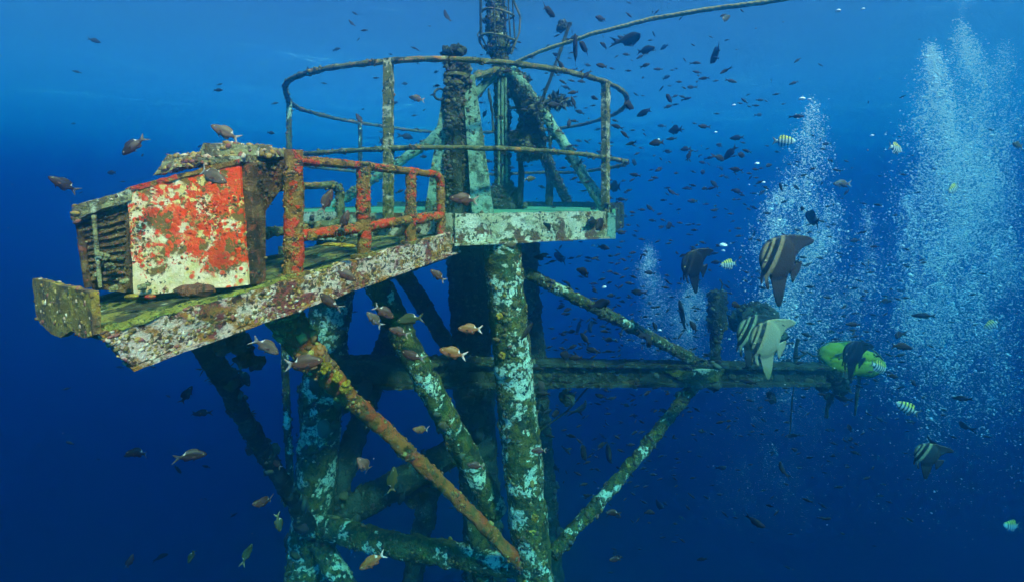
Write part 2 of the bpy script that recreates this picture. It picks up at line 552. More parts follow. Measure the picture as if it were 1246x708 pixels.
# lower lip of the front edge beam, corner stub
a, c = octp(0, -.205), octp(1, -.205)
t = (c - a).normalized(); nrm = Vector((t.y, -t.x, 0))
cs = [a + nrm * .03, c + nrm * .03, c - nrm * .12, a - nrm * .12]
MB().hexa(cs + [p + Vector((0, 0, .014)) for p in cs], res=.05, amp=.006).build('beam_flange', M['ringbeam'], tower)
jois = []
for i, (p, q) in enumerate([((-1.9, 4.0), (.7, 4.0)), ((-1.6, 5.3), (.6, 5.3)), ((-.2, 3.3), (-.2, 6.2)), ((-1.2, 3.4), (-1.2, 6.1)), ((.45, 3.6), (.45, 5.9))]):
    jois.append(MB().beam((*p, -.14), (*q, -.14), .09, .18, res=.08, amp=.02).build('joist', M['darksteel'], tower))
MB().hexa([P(500, 300, 3.6), P(585, 300, 3.45), P(585, 300, 3.9), P(500, 300, 4.0), P(535, 283, 3.5), P(590, 283, 3.3), P(590, 283, 3.9), P(520, 283, 4.0)], res=.05, amp=.03).build('bracket', M['darksteel'], tower)

# growth on the tower
M['growth_dark'] = varied('dark_growth', [(.03, .04, .03), (.05, .06, .03), (.08, .07, .03), (.03, .05, .045), (.10, .12, .08), (.05, .03, .03)])
M['growth_mix'] = varied('mixed_growth', [(.12, .10, .025), (.07, .08, .025), (.22, .16, .035), (.15, .08, .03), (.04, .05, .03), (.09, .11, .05), (.10, .07, .03), (.05, .06, .025)])
M['growth_pink'] = varied('pale_barnacles', [(.52, .32, .22), (.36, .20, .05), (.26, .07, .055), (.45, .29, .09), (.12, .05, .03), (.60, .46, .33), (.28, .15, .03), (.16, .09, .03)])
M['weed'] = varied('short_weed', [(.05, .07, .03), (.08, .10, .03), (.04, .05, .035), (.12, .12, .04)])
M['growth_orange'] = varied('orange_brown_growth', [(.30, .10, .03), (.20, .08, .03), (.36, .16, .04), (.13, .06, .03), (.40, .30, .08)])
M['growth_brown'] = varied('dark_brown_growth', [(.06, .03, .018), (.10, .05, .025), (.14, .05, .03), (.05, .035, .02), (.20, .13, .05), (.07, .06, .025)])
M['yellow_sponge'] = crust('yellow_sponge', (.46, .29, .02), [((.26, .14, .02), 22, .46, .6), ((.62, .45, .08), 55, .58, .7)], bump=1.0)
clumps('growth', [front_leg], 2600, .003, .016, M['growth_mix'], tower, flat=.4, bias=patchy(5, -.05, 3), jit=.45)
clumps('growth', [left_leg, back_leg, rear_leg], 4200, .004, .024, M['growth_dark'], tower, flat=.5, bias=patchy(4, -.1, 7), jit=.45)
clumps('growth', [b_pale, b_low, D1, D2], 2800, .003, .014, M['growth_mix'], tower, flat=.45, bias=patchy(5, 0, 1), jit=.45)
clumps('growth', [b_dark, b_back, b_mid, boom] + brace_objs[6:], 5200, .004, .022, M['growth_dark'], tower, flat=.6, bias=patchy(5, -.1, 2), jit=.45)
clumps('growth', [b_orange], 1500, .003, .015, M['growth_orange'], tower, jit=.45, flat=.6, bias=lambda c, n: patchy(7, -.1, 5)(c, n) * (1 + 6 * (c[:, 2] > -.85)))
clumps('growth', rims[:1], 700, .002, .009, M['growth_mix'], tower, flat=.4, bias=patchy(8, 0, 9), jit=.45)
clumps('growth', jois + rims[1:], 1800, .005, .025, M['growth_dark'], tower, flat=.6, jit=.45)
tufts('weed', [left_leg, back_leg, boom, b_back, b_mid, b_dark] + jois, 1800, .012, .045, M['weed'], tower, wid=.09)
tufts('weed', [front_leg, b_pale, b_low, D1, D2, b_orange], 1100, .006, .026, M['weed'], tower, bias=patchy(4, 0, 11), wid=.09)

clumps('growth', [front_leg, b_pale, b_low, D1, D2], 130, .012, .034, M['growth_mix'], tower, flat=.6, sub=2, bias=patchy(3, 0, 21))
clumps('growth', [left_leg, back_leg, rear_leg, b_dark, b_back, b_mid, boom], 420, .02, .06, M['growth_dark'], tower, flat=.7, sub=2, bias=patchy(3, 0, 23))
clumps('growth', [b_orange], 60, .010, .030, M['growth_orange'], tower, flat=.7, sub=2, bias=lambda c, n: patchy(4, 0, 25)(c, n) * (1 + 8 * (c[:, 2] > -.85)))
# sponges on the tower
def blob(mb, p, r, squash=.7, n=3, s=1.0):
    for k in range(n):
        q = p + Vector((random.gauss(0, r * .5), random.gauss(0, r * .5), random.gauss(0, r * .5))) * (k > 0)
        rr = r * random.uniform(.6, 1.0)
        vs = [q + Vector(v) * rr * (1 + .45 * noise.noise(Vector(v) * 1.6 + q * 30) + .22 * noise.noise(Vector(v) * 4.5 + q * 30)) for v in ICO3[0]]
        mb.add(vs, [tuple(f) for f in ICO3[1]])
    return mb
for lab, pts in (('yellow lobed sponge high on the rusty diagonal brace', [(388, 437, 2.33, .02), (398, 446, 2.36, .026), (410, 455, 2.4, .024)]),
                 ('yellow sponge lower on the rusty brace, with a pale rim', [(419, 467, 2.42, .020), (424, 474, 2.44, .024)])):
    mb = MB()
    for (x, y, Y, r) in pts: blob(mb, P(x, y, Y), r)
    o = mb.build('sponge', M['yellow_sponge']); tag(o, lab, 'sponge')
for lab, (x, y, r) in (('small yellow sponge halfway up the front leg', (608, 384, .022)), ('round yellow sponge low on the front leg', (651, 629, .028)), ('yellow sponge patch below the middle of the front leg', (611, 432, .022))):
    mb = MB()
    vs, fs = [], []
    c = P(x, y, 3.155)
    n1, n2 = 16, 8
    for i in range(n1):
        for j in range(n2):
            a, b2 = 2 * math.pi * i / n1, 2 * math.pi * j / n2
            rr = r * (.62 + .46 * math.cos(b2))
            wob = 1 + .45 * noise.noise(Vector((math.cos(a), math.sin(a), x)) * 1.7) + .2 * noise.noise(Vector((math.cos(a), math.sin(a), x + 5)) * 5)
            vs.append(c + Vector((rr * math.cos(a) * wob, -.30 * r * math.sin(b2) - .004, rr * math.sin(a) * wob)))
    for i in range(n1):
        for j in range(n2):
            fs.append((i * n2 + j, i * n2 + (j + 1) % n2, ((i + 1) % n1) * n2 + (j + 1) % n2, ((i + 1) % n1) * n2 + j))
    mb.add(vs, fs)
    o = mb.build('sponge', M['yellow_sponge']); tag(o, lab, 'sponge')

# ------------------------------------------------------------------ round guard rail
ZT, ZM = 1.07, .46
rail = thing('guard_railing', (C0.x, C0.y, 0), 'round two-bar guard railing with upright posts around the eight-sided deck', 'railing')
def ring_path(z, r=RR, sag=0.0):
    pts = []
    for d in range(-163, 197, 4):
        q = Vector((math.cos(R(d)), math.sin(R(d)), z))
        rr = r + .035 * noise.noise(q * 2.1)
        pts.append(ringp(d, rr, z + .03 * noise.noise(q * 1.7 + Vector((4, 0, 0)))))
    pts.append(pts[0].copy())
    return pts
tr_o = MB().tube(ring_path(ZT), .021, seg=14, amp=.007, ns=13, step=.025, knob=.004, kn=34).build('top_rail', M['oliverail'], rail)
mr_o = MB().tube(ring_path(ZM), .018, seg=14, amp=.007, ns=13, step=.025, knob=.004, kn=34).build('middle_rail', M['oliverail'], rail)
posts = []
for d in (-101.6, -40.5, 15, 52, 147, -163.6):
    near = d in (-101.6, -40.5)
    p = ringp(d, RR - .005, -.02)
    if near:
        t = Vector((math.cos(R(d)), math.sin(R(d)), 0))
        o = MB().beam(p, p + Vector((0, 0, ZT + .035)), .058, .05, up=t, res=.025, amp=.009, ns=16).build('post', M['rail'], rail)
    else:
        o = MB().tube([p, p + Vector((0, 0, ZT + .02))], .026, seg=8, amp=.008, ns=14).build('post', M['brace'], rail)
    posts.append(o)
clumps('growth', [tr_o, mr_o], 1500, .003, .013, M['growth_mix'], rail, flat=.7, bias=patchy(6, -.05, 4))
clumps('growth', posts, 900, .003, .012, M['growth_mix'], rail, flat=.6)
tufts('weed', [tr_o, mr_o] + posts, 260, .008, .03, M['weed'], rail)

# corner stub with green side plate at the right end of the deck
b3 = octp(1, 0)
MB().beam(b3 + Vector((.03, .02, -.21)), b3 + Vector((.03, .02, .0)), .07, .05, up=(0, 1, 0), res=.03, amp=.008).build('corner_stub', M['legpale'], tower)
MB().hexa([b3 + Vector(q) for q in ((.06, .0, -.2), (.10, .25, -.17), (.07, .25, -.17), (.035, 0, -.2), (.06, 0, .03), (.10, .25, .02), (.07, .25, .02), (.035, 0, .03))], res=.04, amp=.006).build('side_plate', M['deckgreen'], tower)

# ------------------------------------------------------------------ walkway
WA, WD, WP = Vector((-.41, 3.05, 0)), Vector((-.523, -.852, 0)), Vector((-.852, .523, 0))
def W(t, w, dz=0.0):
    p = WA + WD * t + WP * w
    p.z = -.117 - .119 * t + dz
    return p
walk = thing('walkway', W(.9, .3, -.14), 'narrow sloping walkway with a pink-white crusted edge beam running to the round deck', 'walkway')
M['plank'] = crust('algae_covered_planks', (.13, .15, .05), [((.26, .22, .05), 6, .46, .58), ((.06, .05, .03), 8, .46, .56), ((.05, .04, .025), 22, .52, .6), ((.45, .44, .30), 16, .66, .71)], bump=.8)
M['endplate'] = crust('olive_plate', (.25, .15, .025), [((.38, .24, .035), 8, .5, .6), ((.11, .06, .03), 14, .50, .58), ((.5, .45, .35), 50, .64, .70)], bump=.6)
wb = MB()
wb.hexa([W(-.06, -.012, -.135), W(1.765, -.012, -.135), W(1.765, .022, -.135), W(-.06, .022, -.135),
         W(-.06, -.012, .006), W(1.85, -.012, .006), W(1.85, .022, .006), W(-.06, .022, .006)], res=.016, amp=.018, ns=15, knob=.010, kn=36)
wbeam = wb.build('edge_beam', M['beam'], walk)
wb = MB()
wb.hexa([W(-.06, -.028, -.149), W(1.76, -.028, -.149), W(1.76, .07, -.149), W(-.06, .07, -.149),
         W(-.06, -.028, -.137), W(1.765, -.028, -.137), W(1.765, .07, -.137), W(-.06, .07, -.137)], res=.03, amp=.008, ns=16)
wfl = wb.build('beam_flange', M['beam'], walk)
wb = MB()
wb.hexa([W(-.06, .60, -.125), W(1.70, .60, -.125), W(1.70, .63, -.125), W(-.06, .63, -.125),
         W(-.06, .60, .004), W(1.72, .60, .004), W(1.72, .63, .004), W(-.06, .63, .004)], res=.06, amp=.012, ns=12)
wb.build('edge_beam', M['darksteel'], walk)
M['moss'] = crust('yellow_green_turf', (.30, .27, .04), [((.14, .14, .03), 9, .46, .58), ((.45, .40, .10), 26, .55, .63), ((.07, .05, .02), 18, .57, .64)], bump=1.0)
wb = MB()
wb.hexa([W(.95, -.010, .004), W(1.83, -.014, .004), W(1.83, .075, -.012), W(.95, .06, -.012),
         W(.95, -.006, .016), W(1.83, -.010, .022), W(1.83, .07, .012), W(.95, .055, .004)], res=.018, amp=.022, ns=13, knob=.01, kn=24)
turf = wb.build('turf_strip', M['moss'], walk)
tufts('weed', [turf], 260, .006, .018, M['weed'], walk)
planks = []
for k in range(4):
    w0, w1 = .026 + k * .143, .026 + (k + 1) * .143 - .008
    dz = random.uniform(-.006, .004) - .012
    mb = MB().hexa([W(.0, w0, dz - .03), W(1.82, w0, dz - .03), W(1.82, w1, dz - .03), W(.0, w1, dz - .03),
                    W(.0, w0, dz), W(1.82, w0, dz), W(1.82, w1, dz), W(.0, w1, dz)], res=.03, amp=.012, ns=10)
    planks.append(mb.build('plank', M['plank'], walk))
for t in (.25, .7, 1.15, 1.6):
    MB().beam(W(t, .03, -.09), W(t, .6, -.09), .05, .09, res=.05, amp=.015).build('cross_beam', M['darksteel'], walk)
# upstanding end plate with a torn lower edge
ends = [(45, 338, 1.846), (115, 355, 1.48), (119, 407, 1.475), (108, 411, 1.53), (92, 401, 1.60), (78, 410, 1.67), (66, 405, 1.72), (48, 384, 1.83)]
q = [P(*e) for e in ends]
mb = MB()
top = [q[0].lerp(q[1], k / 22) for k in range(23)]
lowpts = [q[7], q[6], q[5], q[4], q[3], q[2]]
def low(u):
    xs = [(p - q[7]).length for p in lowpts]
    s = u * xs[-1]
    for i in range(len(xs) - 1):
        if s <= xs[i + 1] + 1e-9:
            return lowpts[i].lerp(lowpts[i + 1], (s - xs[i]) / (xs[i + 1] - xs[i]))
    return lowpts[-1]
nrm = (q[1] - q[0]).cross(Vector((0, 0, 1))).normalized()
vs, fs = [], []
for side in (0, 1):
    for j in range(9):
        for k in range(23):
            p = top[k].lerp(low(k / 22), j / 8)
            p = p + nrm * (side * .022 - .011) + Vector((fbm(p, 14), fbm(p, 14, 3, 4), fbm(p, 14, 3, 8))) * .008
            vs.append(p)
for side in (0, 1):
    for j in range(8):
        for k in range(22):
            a = side * 207 + j * 23 + k
            f = (a, a + 1, a + 24, a + 23)
            fs.append(f if side else tuple(reversed(f)))
loop = [k for k in range(23)] + [j * 23 + 22 for j in range(1, 9)] + [8 * 23 + k for k in range(21, -1, -1)] + [j * 23 for j in range(7, 0, -1)]
for i in range(len(loop)):
    a, c = loop[i], loop[(i + 1) % len(loop)]
    fs.append((a, c, c + 207, a + 207))
endp = mb.add(vs, fs).build('end_plate', M['endplate'], walk)
# base pads of the posts
for t, r in ((1.138, .06), (.729, .05), (.368, .045)):
    MB().beam(W(t - r, .03, .008), W(t + r, .03, .008), .09, .02, res=.02, amp=.012).build('base_plate', M['endplate'], walk)
near = lambda c, n: patchy(9, -.1, 6)(c, n) * (0.6 + (c[:, 1] < 2.3))
clumps('barnacles', [wbeam], 2600, .0025, .012, M['growth_pink'], walk, flat=.6, bias=near)
clumps('barnacles', [wfl, endp], 700, .003, .011, M['growth_pink'], walk, flat=.6)
clumps('growth', planks, 700, .004, .030, M['growth_mix'], walk, flat=.35, bias=lambda c, n: patchy(8, .05, 2)(c, n) * (n[:, 2] > .5))
tufts('weed', [wbeam, wfl, endp] + planks, 260, .006, .022, M['weed'], walk)
# crust hanging under the near end
M['maroon'] = crust('maroon_sponge', (.16, .02, .03), [((.28, .05, .06), 25, .5, .65)], bump=.5)
mb = blob(MB(), P(293, 372, 1.885), .020, n=2)
tag(mb.build('sponge', M['maroon']), 'dark maroon sponge on the edge beam below the red panel', 'sponge')
mb = blob(blob(blob(MB(), P(292, 420, 2.35), .05, n=5), P(300, 436, 2.35), .045, n=4), P(283, 405, 2.3), .045, n=4)
M['rustlump'] = crust('rust_red_lump', (.15, .05, .025), [((.26, .09, .04), 20, .5, .6), (DARK, 14, .5, .65)], bump=.7)
tag(mb.build('sponge', M['rustlump']), 'rust-brown lumpy sponge hanging beneath the walkway', 'sponge')
for lab, x, y, Y, r in (('flat yellow-green sponge lying on the walkway planks', 411, 299, 2.25, .030), ('dark brown lump of crust at the foot of the red panel', 237, 352, 1.80, .030)):
    mb = MB()
    for k in range(4):
        c = P(x + (k - 1.5) * 8, y + random.uniform(-2, 2), Y)
        mb.add([c + Vector((v[0] * 1.3, v[1], v[2] * (.3 if 'flat' in lab else .8))) * r * (1 + .4 * noise.noise(Vector(v) * 2 + c * 20)) for v in ICO2[0]], [tuple(f) for f in ICO2[1]])
    tag(mb.build('sponge', M['yellow_sponge'] if 'yellow' in lab else M['rustlump']), lab, 'sponge')
for lab, x, y, Y, r in (('orange-yellow clam wedged below the cabinet corner', 160, 361, 1.70, .017), ('red-orange clam beside the yellow one under the panel', 183, 361, 1.72, .014)):
    mb = MB()
    for sgn in (1, -1):
        vs = []
        for v in ICO2[0]:
            vs.append(P(x, y, Y) + Vector((v[0] * 1.5 * r, v[1] * r, (abs(v[2]) * .55 * sgn + .08 * sgn) * r * (1 + .12 * math.sin(v[0] * 14)))))
        mb.add(vs, [tuple(f) for f in ICO2[1]])
    tag(mb.build('clam', M['yellow_sponge'] if 'yellow clam' in lab else M['redpost']), lab, 'clam')

# railing along the front of the walkway
fr = thing('walkway_railing', W(.7, .03, 0), 'short red-orange crusted railing along the near edge of the walkway', 'railing')
fposts = []
def topz(t): return .27 + .035 * t
def lowz(t): return .005 - .062 * t
for t, r in ((1.138, .044), (.729, .037), (.368, .034)):
    p = W(t, .03, .01); q_ = p.copy(); q_.z = topz(t) + (.035 if t > 1 else .012)
    o = MB().tube([p, q_], [r, r * .96], seg=16, amp=.010, ns=14, step=.02).build('post', M['redpost'], fr)
    fposts.append(o)
def atz(t, z):
    p = W(t, .03); p.z = z; return p
rl1 = MB().tube([atz(1.13, topz(1.138) - .012), atz(.729, topz(.729)), atz(.368, topz(.368)), atz(.12, topz(.12)), atz(.085, topz(.1) - .04), atz(.085, -.02), atz(.085, -.12)], [.025, .024, .024, .025, .028, .030, .030], seg=12, amp=.008, ns=16, step=.02).build('top_rail', M['redpost'], fr)
rl2 = MB().tube([atz(1.13, lowz(1.13)), atz(.6, lowz(.6)), atz(.085, lowz(.085))], [.030, .031, .030], seg=12, amp=.010, ns=15, step=.02).build('lower_rail', M['redpost'], fr)
clumps('growth', fposts + [rl1, rl2], 1800, .002, .008, M['growth_orange'], fr, flat=.6, bias=patchy(9, -.05, 2), jit=.45)
clumps('growth', [rl2] + fposts[1:], 500, .003, .010, M['growth_mix'], fr, flat=.7, bias=patchy(7, .05, 12), jit=.45)
tufts('weed', fposts + [rl1, rl2], 140, .006, .02, M['weed'], fr)
br = thing('walkway_railing', W(.9, .6, 0), 'olive-brown two-bar railing along the far edge of the walkway behind the cabinet', 'railing')
def atb(t, z):
    p = W(t, .58); p.z = z; return p
rb1 = MB().tube([atb(1.5, .14), atb(1.0, .175), atb(.50, .205), atb(.46, .17), atb(.46, -.03), atb(.46, -.17)], [.024, .024, .024, .025, .027, .027], seg=10, amp=.008, ns=15, step=.025).build('top_rail', M['oliverail'], br)
rb2 = MB().tube([atb(1.5, -.11), atb(1.0, -.085), atb(.46, -.045)], .028, seg=10, amp=.010, ns=15, step=.025).build('lower_rail', M['oliverail'], br)
rb3 = MB().tube([atb(1.32, -.29), atb(1.32, .155)], .03, seg=10, amp=.008).build('post', M['oliverail'], br)
clumps('growth', [rb1, rb2], 400, .004, .018, M['growth_mix'], br, flat=.7, bias=patchy(7, 0, 3))

# ------------------------------------------------------------------ equipment cabinet at the near end
cab = thing('equipment_cabinet', P(225, 355, 1.9), 'crusted steel cabinet with a red and white front panel and louvred end', 'cabinet')
m, nt, bs = mat('red_coral_panel')
tc = nd(nt, 'ShaderNodeTexCoord').outputs['Object']
sx = nd(nt, 'ShaderNodeSeparateXYZ'); nt.links.new(tc, sx.inputs[0])
c = (.82, .57, .38)
zr = nd(nt, 'ShaderNodeMapRange'); zr.inputs[1].default_value = -.27; zr.inputs[2].default_value = -.12; zr.inputs[3].default_value = -.14; zr.inputs[4].default_value = .02
nt.links.new(sx.outputs[2], zr.inputs[0])
xr = nd(nt, 'ShaderNodeMapRange'); xr.inputs[1].default_value = -1.55; xr.inputs[2].default_value = -1.15; xr.inputs[3].default_value = -.04; xr.inputs[4].default_value = .035
nt.links.new(sx.outputs[0], xr.inputs[0])
zx = nd(nt, 'ShaderNodeMath', operation='ADD'); nt.links.new(zr.outputs[0], zx.inputs[0]); nt.links.new(xr.outputs[0], zx.inputs[1])
def biased(scale, lo, hi, offs, detail=6, k=1.0, rough=.62):
    f = noise_fac(nt, tc, scale, 0, 1, detail=detail, rough=rough, offs=offs, dist=.3)
    mm = nd(nt, 'ShaderNodeMath', operation='MULTIPLY_ADD'); mm.inputs[1].default_value = k
    nt.links.new(zx.outputs[0], mm.inputs[0]); nt.links.new(f, mm.inputs[2])
    r = nd(nt, 'ShaderNodeMapRange'); r.inputs[1].default_value = lo; r.inputs[2].default_value = hi
    nt.links.new(mm.outputs[0], r.inputs[0]); return r.outputs[0]
c = mix(nt, noise_fac(nt, tc, 16, .45, .65, offs=1), c, (.62, .44, .17))
f_olive = biased(10, .47, .53, 2.0, rough=.68)
c = mix(nt, f_olive, c, (.20, .095, .018))
f_cell = cell_fac(nt, tc, 34, .30, .44, offs=.4)
f_area = biased(8, .42, .50, 7.3, rough=.6)
f_red = mul(nt, f_area, f_cell)
red = mix(nt, noise_fac(nt, tc, 50, .4, .65, offs=4), (.84, .040, .003), (.72, .075, .008))
c = mix(nt, f_red, c, red)
f_red2 = biased(15, .505, .53, 17.3, rough=.72)
c = mix(nt, f_red2, c, red)
f_sp = mul(nt, noise_fac(nt, tc, 34, .56, .61, offs=5), noise_fac(nt, tc, 5, .45, .55, offs=9))
c = mix(nt, f_sp, c, (.75, .50, .16))
c = mix(nt, noise_fac(nt, tc, 42, .635, .67, offs=12), c, (.10, .045, .015))
nt.links.new(c, bs.inputs['Base Color']); bs.inputs['Roughness'].default_value = .8; bs.inputs['Specular IOR Level'].default_value = .25
hs = nd(nt, 'ShaderNodeMath', operation='ADD'); nt.links.new(f_red, hs.inputs[0]); nt.links.new(noise_fac(nt, tc, 80, .3, .7, offs=1), hs.inputs[1])
bp = nd(nt, 'ShaderNodeBump'); bp.inputs['Strength'].default_value = .45; bp.inputs['Distance'].default_value = .006
nt.links.new(hs.outputs[0], bp.inputs['Height']); nt.links.new(bp.outputs[0], bs.inputs['Normal'])
M['panel'] = m
M['cabdark'] = crust('dark_crusted_cabinet', (.11, .055, .025), [((.20, .11, .04), 10, .50, .60), ((.04, .025, .015), 8, .5, .6), ((.26, .07, .03), 18, .56, .64), ((.45, .34, .20), 45, .64, .70)], bump=.8)
M['cabtop'] = crust('olive_pale_crust', (.30, .26, .12), [((.14, .10, .05), 12, .48, .56), ((.55, .52, .38), 22, .58, .66), ((.10, .07, .05), 34, .58, .65)], bump=.7)
def cube8(front, dY, dz=0.0):
    """front: TL, TR, BR, BL points; extruded back by dY"""
    TL, TR, BR, BL = front
    v = Vector((-.04, 1, dz)) * dY
    return [BL, BR, BR + v, BL + v, TL, TR, TR + v, TL + v]
pn = MB().hexa(cube8([P(155, 231, 1.85), P(291, 198, 1.89), P(302, 347, 1.885), P(163, 360, 1.84)], .016), res=.014, amp=.006, ns=14).build('front_panel', M['panel'], cab)
bd = MB().hexa(cube8([P(158, 233, 1.875), P(289, 202, 1.915), P(300, 347, 1.91), P(165, 358, 1.865)], .14), res=.03, amp=.012).build('housing', M['cabdark'], cab)
# sloping hood side: a bracket that widens upwards
def hood(Yf, x0, x1):
    return None
hs_ = MB()
prof = [(1.916, 200), (2.27, 193), (2.25, 214), (2.02, 257), (2.02, 345), (1.916, 347)]
xr_ = -1.118
def hp(Y, y, x): return Vector((x, Y, ZC + (HOR - y) / F * Y))
for xa, xb in ((-1.17, xr_),):
    L_ = [hp(Y, y, xa) for Y, y in prof]; R_ = [hp(Y, y, xb) for Y, y in prof]
    k = len(prof)
    hs_.add(L_ + R_, [tuple(range(k)), tuple(reversed(range(k, 2 * k)))] + [(i, k + i, k + (i + 1) % k, (i + 1) % k) for i in range(k)])
hside = hs_.build('side_bracket', M['cabdark'], cab, smooth=False, bevel=.006)
fl = MB().hexa([P(233, 199, 1.885), P(293, 198, 1.885), P(350, 196, 2.30), P(300, 196, 2.30), P(233, 192, 1.885), P(293, 190, 1.885), P(350, 190, 2.30), P(300, 190, 2.30)], res=.025, amp=.010, ns=14).build('hood_flange', M['cabtop'], cab)
hb = MB().hexa([P(240, 191, 2.0), P(330, 191, 2.0), P(352, 191, 2.28), P(285, 191, 2.28), P(248, 173, 2.0), P(322, 178, 2.0), P(352, 184, 2.28), P(290, 177, 2.28)], res=.02, amp=.016, ns=14).build('hood', M['cabtop'], cab)
hl = MB().hexa([P(186, 214, 1.94), P(243, 200, 1.94), P(260, 200, 2.2), P(205, 208, 2.2), P(202, 189, 1.96), P(238, 188, 1.96), P(258, 187, 2.2), P(216, 190, 2.2)], res=.02, amp=.018, ns=15).build('lid_lump', M['cabtop'], cab)
edge = MB().hexa(cube8([P(153, 229, 1.845), P(292, 193, 1.885), P(292, 199, 1.885), P(153, 235, 1.845)], .10), res=.02, amp=.010, ns=16).build('top_edge', M['redpost'], cab)
# louvred end of the cabinet
le = MB().hexa(cube8([P(96, 258, 1.845), P(156, 238, 1.875), P(158, 355, 1.875), P(110, 352, 1.84)], .32), res=.018, amp=.014, knob=.008, kn=36).build('louvre_housing', M['cabdark'], cab)
lt = MB().hexa(cube8([P(87, 250, 1.80), P(158, 230, 1.84), P(158, 243, 1.84), P(90, 268, 1.80)], .34), res=.018, amp=.018, ns=14).build('louvre_cap', M['cabtop'], cab)
slats = []
for k in range(10):
    u = (k + .5) / 10
    yl, yr = 272 + 72 * u, 254 + 92 * u
    xl = 97 + 10 * u
    a, c_ = P(xl, yl, 1.845), P(154, yr, 1.875)
    slats.append(MB().beam(a, c_, .022, .012, up=(0, .5, 1), res=.02, amp=.006, ns=18).build('slat', M['cabdark'], le))
MB().tube([P(114, 262, 1.815), P(122, 350, 1.80)], [.008, .007], seg=8, amp=.003, step=.02).build('vertical_bar', M['cabtop'], cab)
MB().tube([P(95, 262, 1.83), P(107, 350, 1.83)], [.012, .012], seg=8, amp=.005, step=.02).build('corner_bar', M['cabdark'], cab)
clumps('growth', [lt, hb, hl, fl], 900, .003, .018, M['growth_pink'], cab, flat=.6, bias=patchy(9, -.05, 5))
clumps('growth', [le, bd, hside] + slats, 1800, .003, .013, M['growth_brown'], cab, flat=.7, bias=patchy(9, -.1, 8), jit=.45)
clumps('growth', slats, 160, .003, .008, M['growth_brown'], cab, flat=.7, jit=.45)
M['red_sponge'] = varied('red_sponge_crust', [(.72, .035, .006), (.60, .06, .010), (.50, .05, .012), (.70, .10, .015), (.30, .12, .02)])
clumps('growth', [pn], 420, .002, .008, M['growth_orange'], cab, flat=.5, bias=patchy(12, .1, 8))
clumps('red_sponge', [pn], 800, .002, .007, M['red_sponge'], cab, flat=.25, bias=lambda c, n: patchy(9, .02, 31)(c, n) * (c[:, 2] > -.15), jit=.45)
tufts('weed', [lt, hb, hl, le, hside, bd], 220, .006, .02, M['weed'], cab)
mb = MB()
for (x, y, r) in ((128, 312, .016), (120, 320, .012), (135, 325, .014), (150, 343, .016), (140, 350, .014), (116, 335, .010), (173, 350, .014), (181, 346, .012)):
    blob(mb, P(x, y, 1.82), r, n=2)
o = mb.build('oyster_cluster', M['cabtop'], None); tag(o, 'cluster of brown oysters beside the louvres on the cabinet', 'oysters', kind='stuff')

# ------------------------------------------------------------------ column above the front leg
fc = thing('front_column', P(560, 262, 3.45), 'dark crusted column with two splayed turquoise flanges and round cap plates', 'column')
core = MB().hexa([P(543, 263, 3.40), P(580, 263, 3.40), P(580, 262, 3.6), P(543, 262, 3.6), P(543, 76, 3.40), P(570, 76, 3.40), P(570, 76, 3.52), P(543, 76, 3.52)], res=.02, amp=.05, ns=11, knob=.03, kn=16).build('core', M['darksteel'], fc)
def plate(x0, y0, x1, y1, w0, w1, Y0, Y1, th=.03):
    a, c = P(x0, y0, Y0), P(x1, y1, Y1)
    h0, h1 = Vector((w0 / 2, 0, 0)), Vector((w1 / 2, 0, 0)); d = Vector((0, th, 0))
    return [a - h0, a + h0, a + h0 + d, a - h0 + d, c - h1, c + h1, c + h1 + d, c - h1 + d]
fl1 = MB().hexa(plate(588, 264, 570, 92, .165, .095, 3.30, 3.42), res=.04, amp=.008).build('flange', M['legpale'], fc)
fl2 = MB().hexa(plate(527, 264, 545, 110, .14, .08, 3.42, 3.46), res=.04, amp=.008).build('flange', M['legpale'], fc)
fl3 = MB().hexa(plate(557, 262, 556, 110, .07, .05, 3.36, 3.40), res=.04, amp=.014).build('rib', M['darksteel'], fc)
for y, r, tint in ((93, .095, 'oliverail'), (103, .080, 'oliverail')):
    c = P(556, y, 3.46)
    MB().tube([c - Vector((0, 0, .012)), c + Vector((0, 0, .012))], r, seg=24, amp=.014, ns=12, step=.02).build('cap_plate', M[tint], fc)
mb = MB()
for k in range(9):
    a = R(k * 40 + random.uniform(-10, 10))
    c = P(553, 64, 3.46)
    blob(mb, c + Vector((math.cos(a) * .07, math.sin(a) * .05, random.uniform(-.02, .02))), .045, n=1)
cap = mb.build('cap_growth', M['darksteel'], fc); cap['kind'] = 'stuff'
ring = MB()
c = P(535, 115, 3.42)
ring.tube([c + Vector((math.cos(R(a)) * .042, 0, math.sin(R(a)) * .042)) for a in range(0, 361, 20)], .009, seg=8, step=.05)
ring.build('shackle_ring', M['darksteel'], fc)
clumps('growth', [core], 2600, .005, .022, M['growth_dark'], fc, flat=.7, jit=.5)
tufts('weed', [core, fl3], 1300, .010, .04, M['weed'], fc, wid=.09)
clumps('growth', [fl1, fl2], 160, .004, .014, M['growth_mix'], fc, flat=.5, bias=patchy(6, .1, 3))

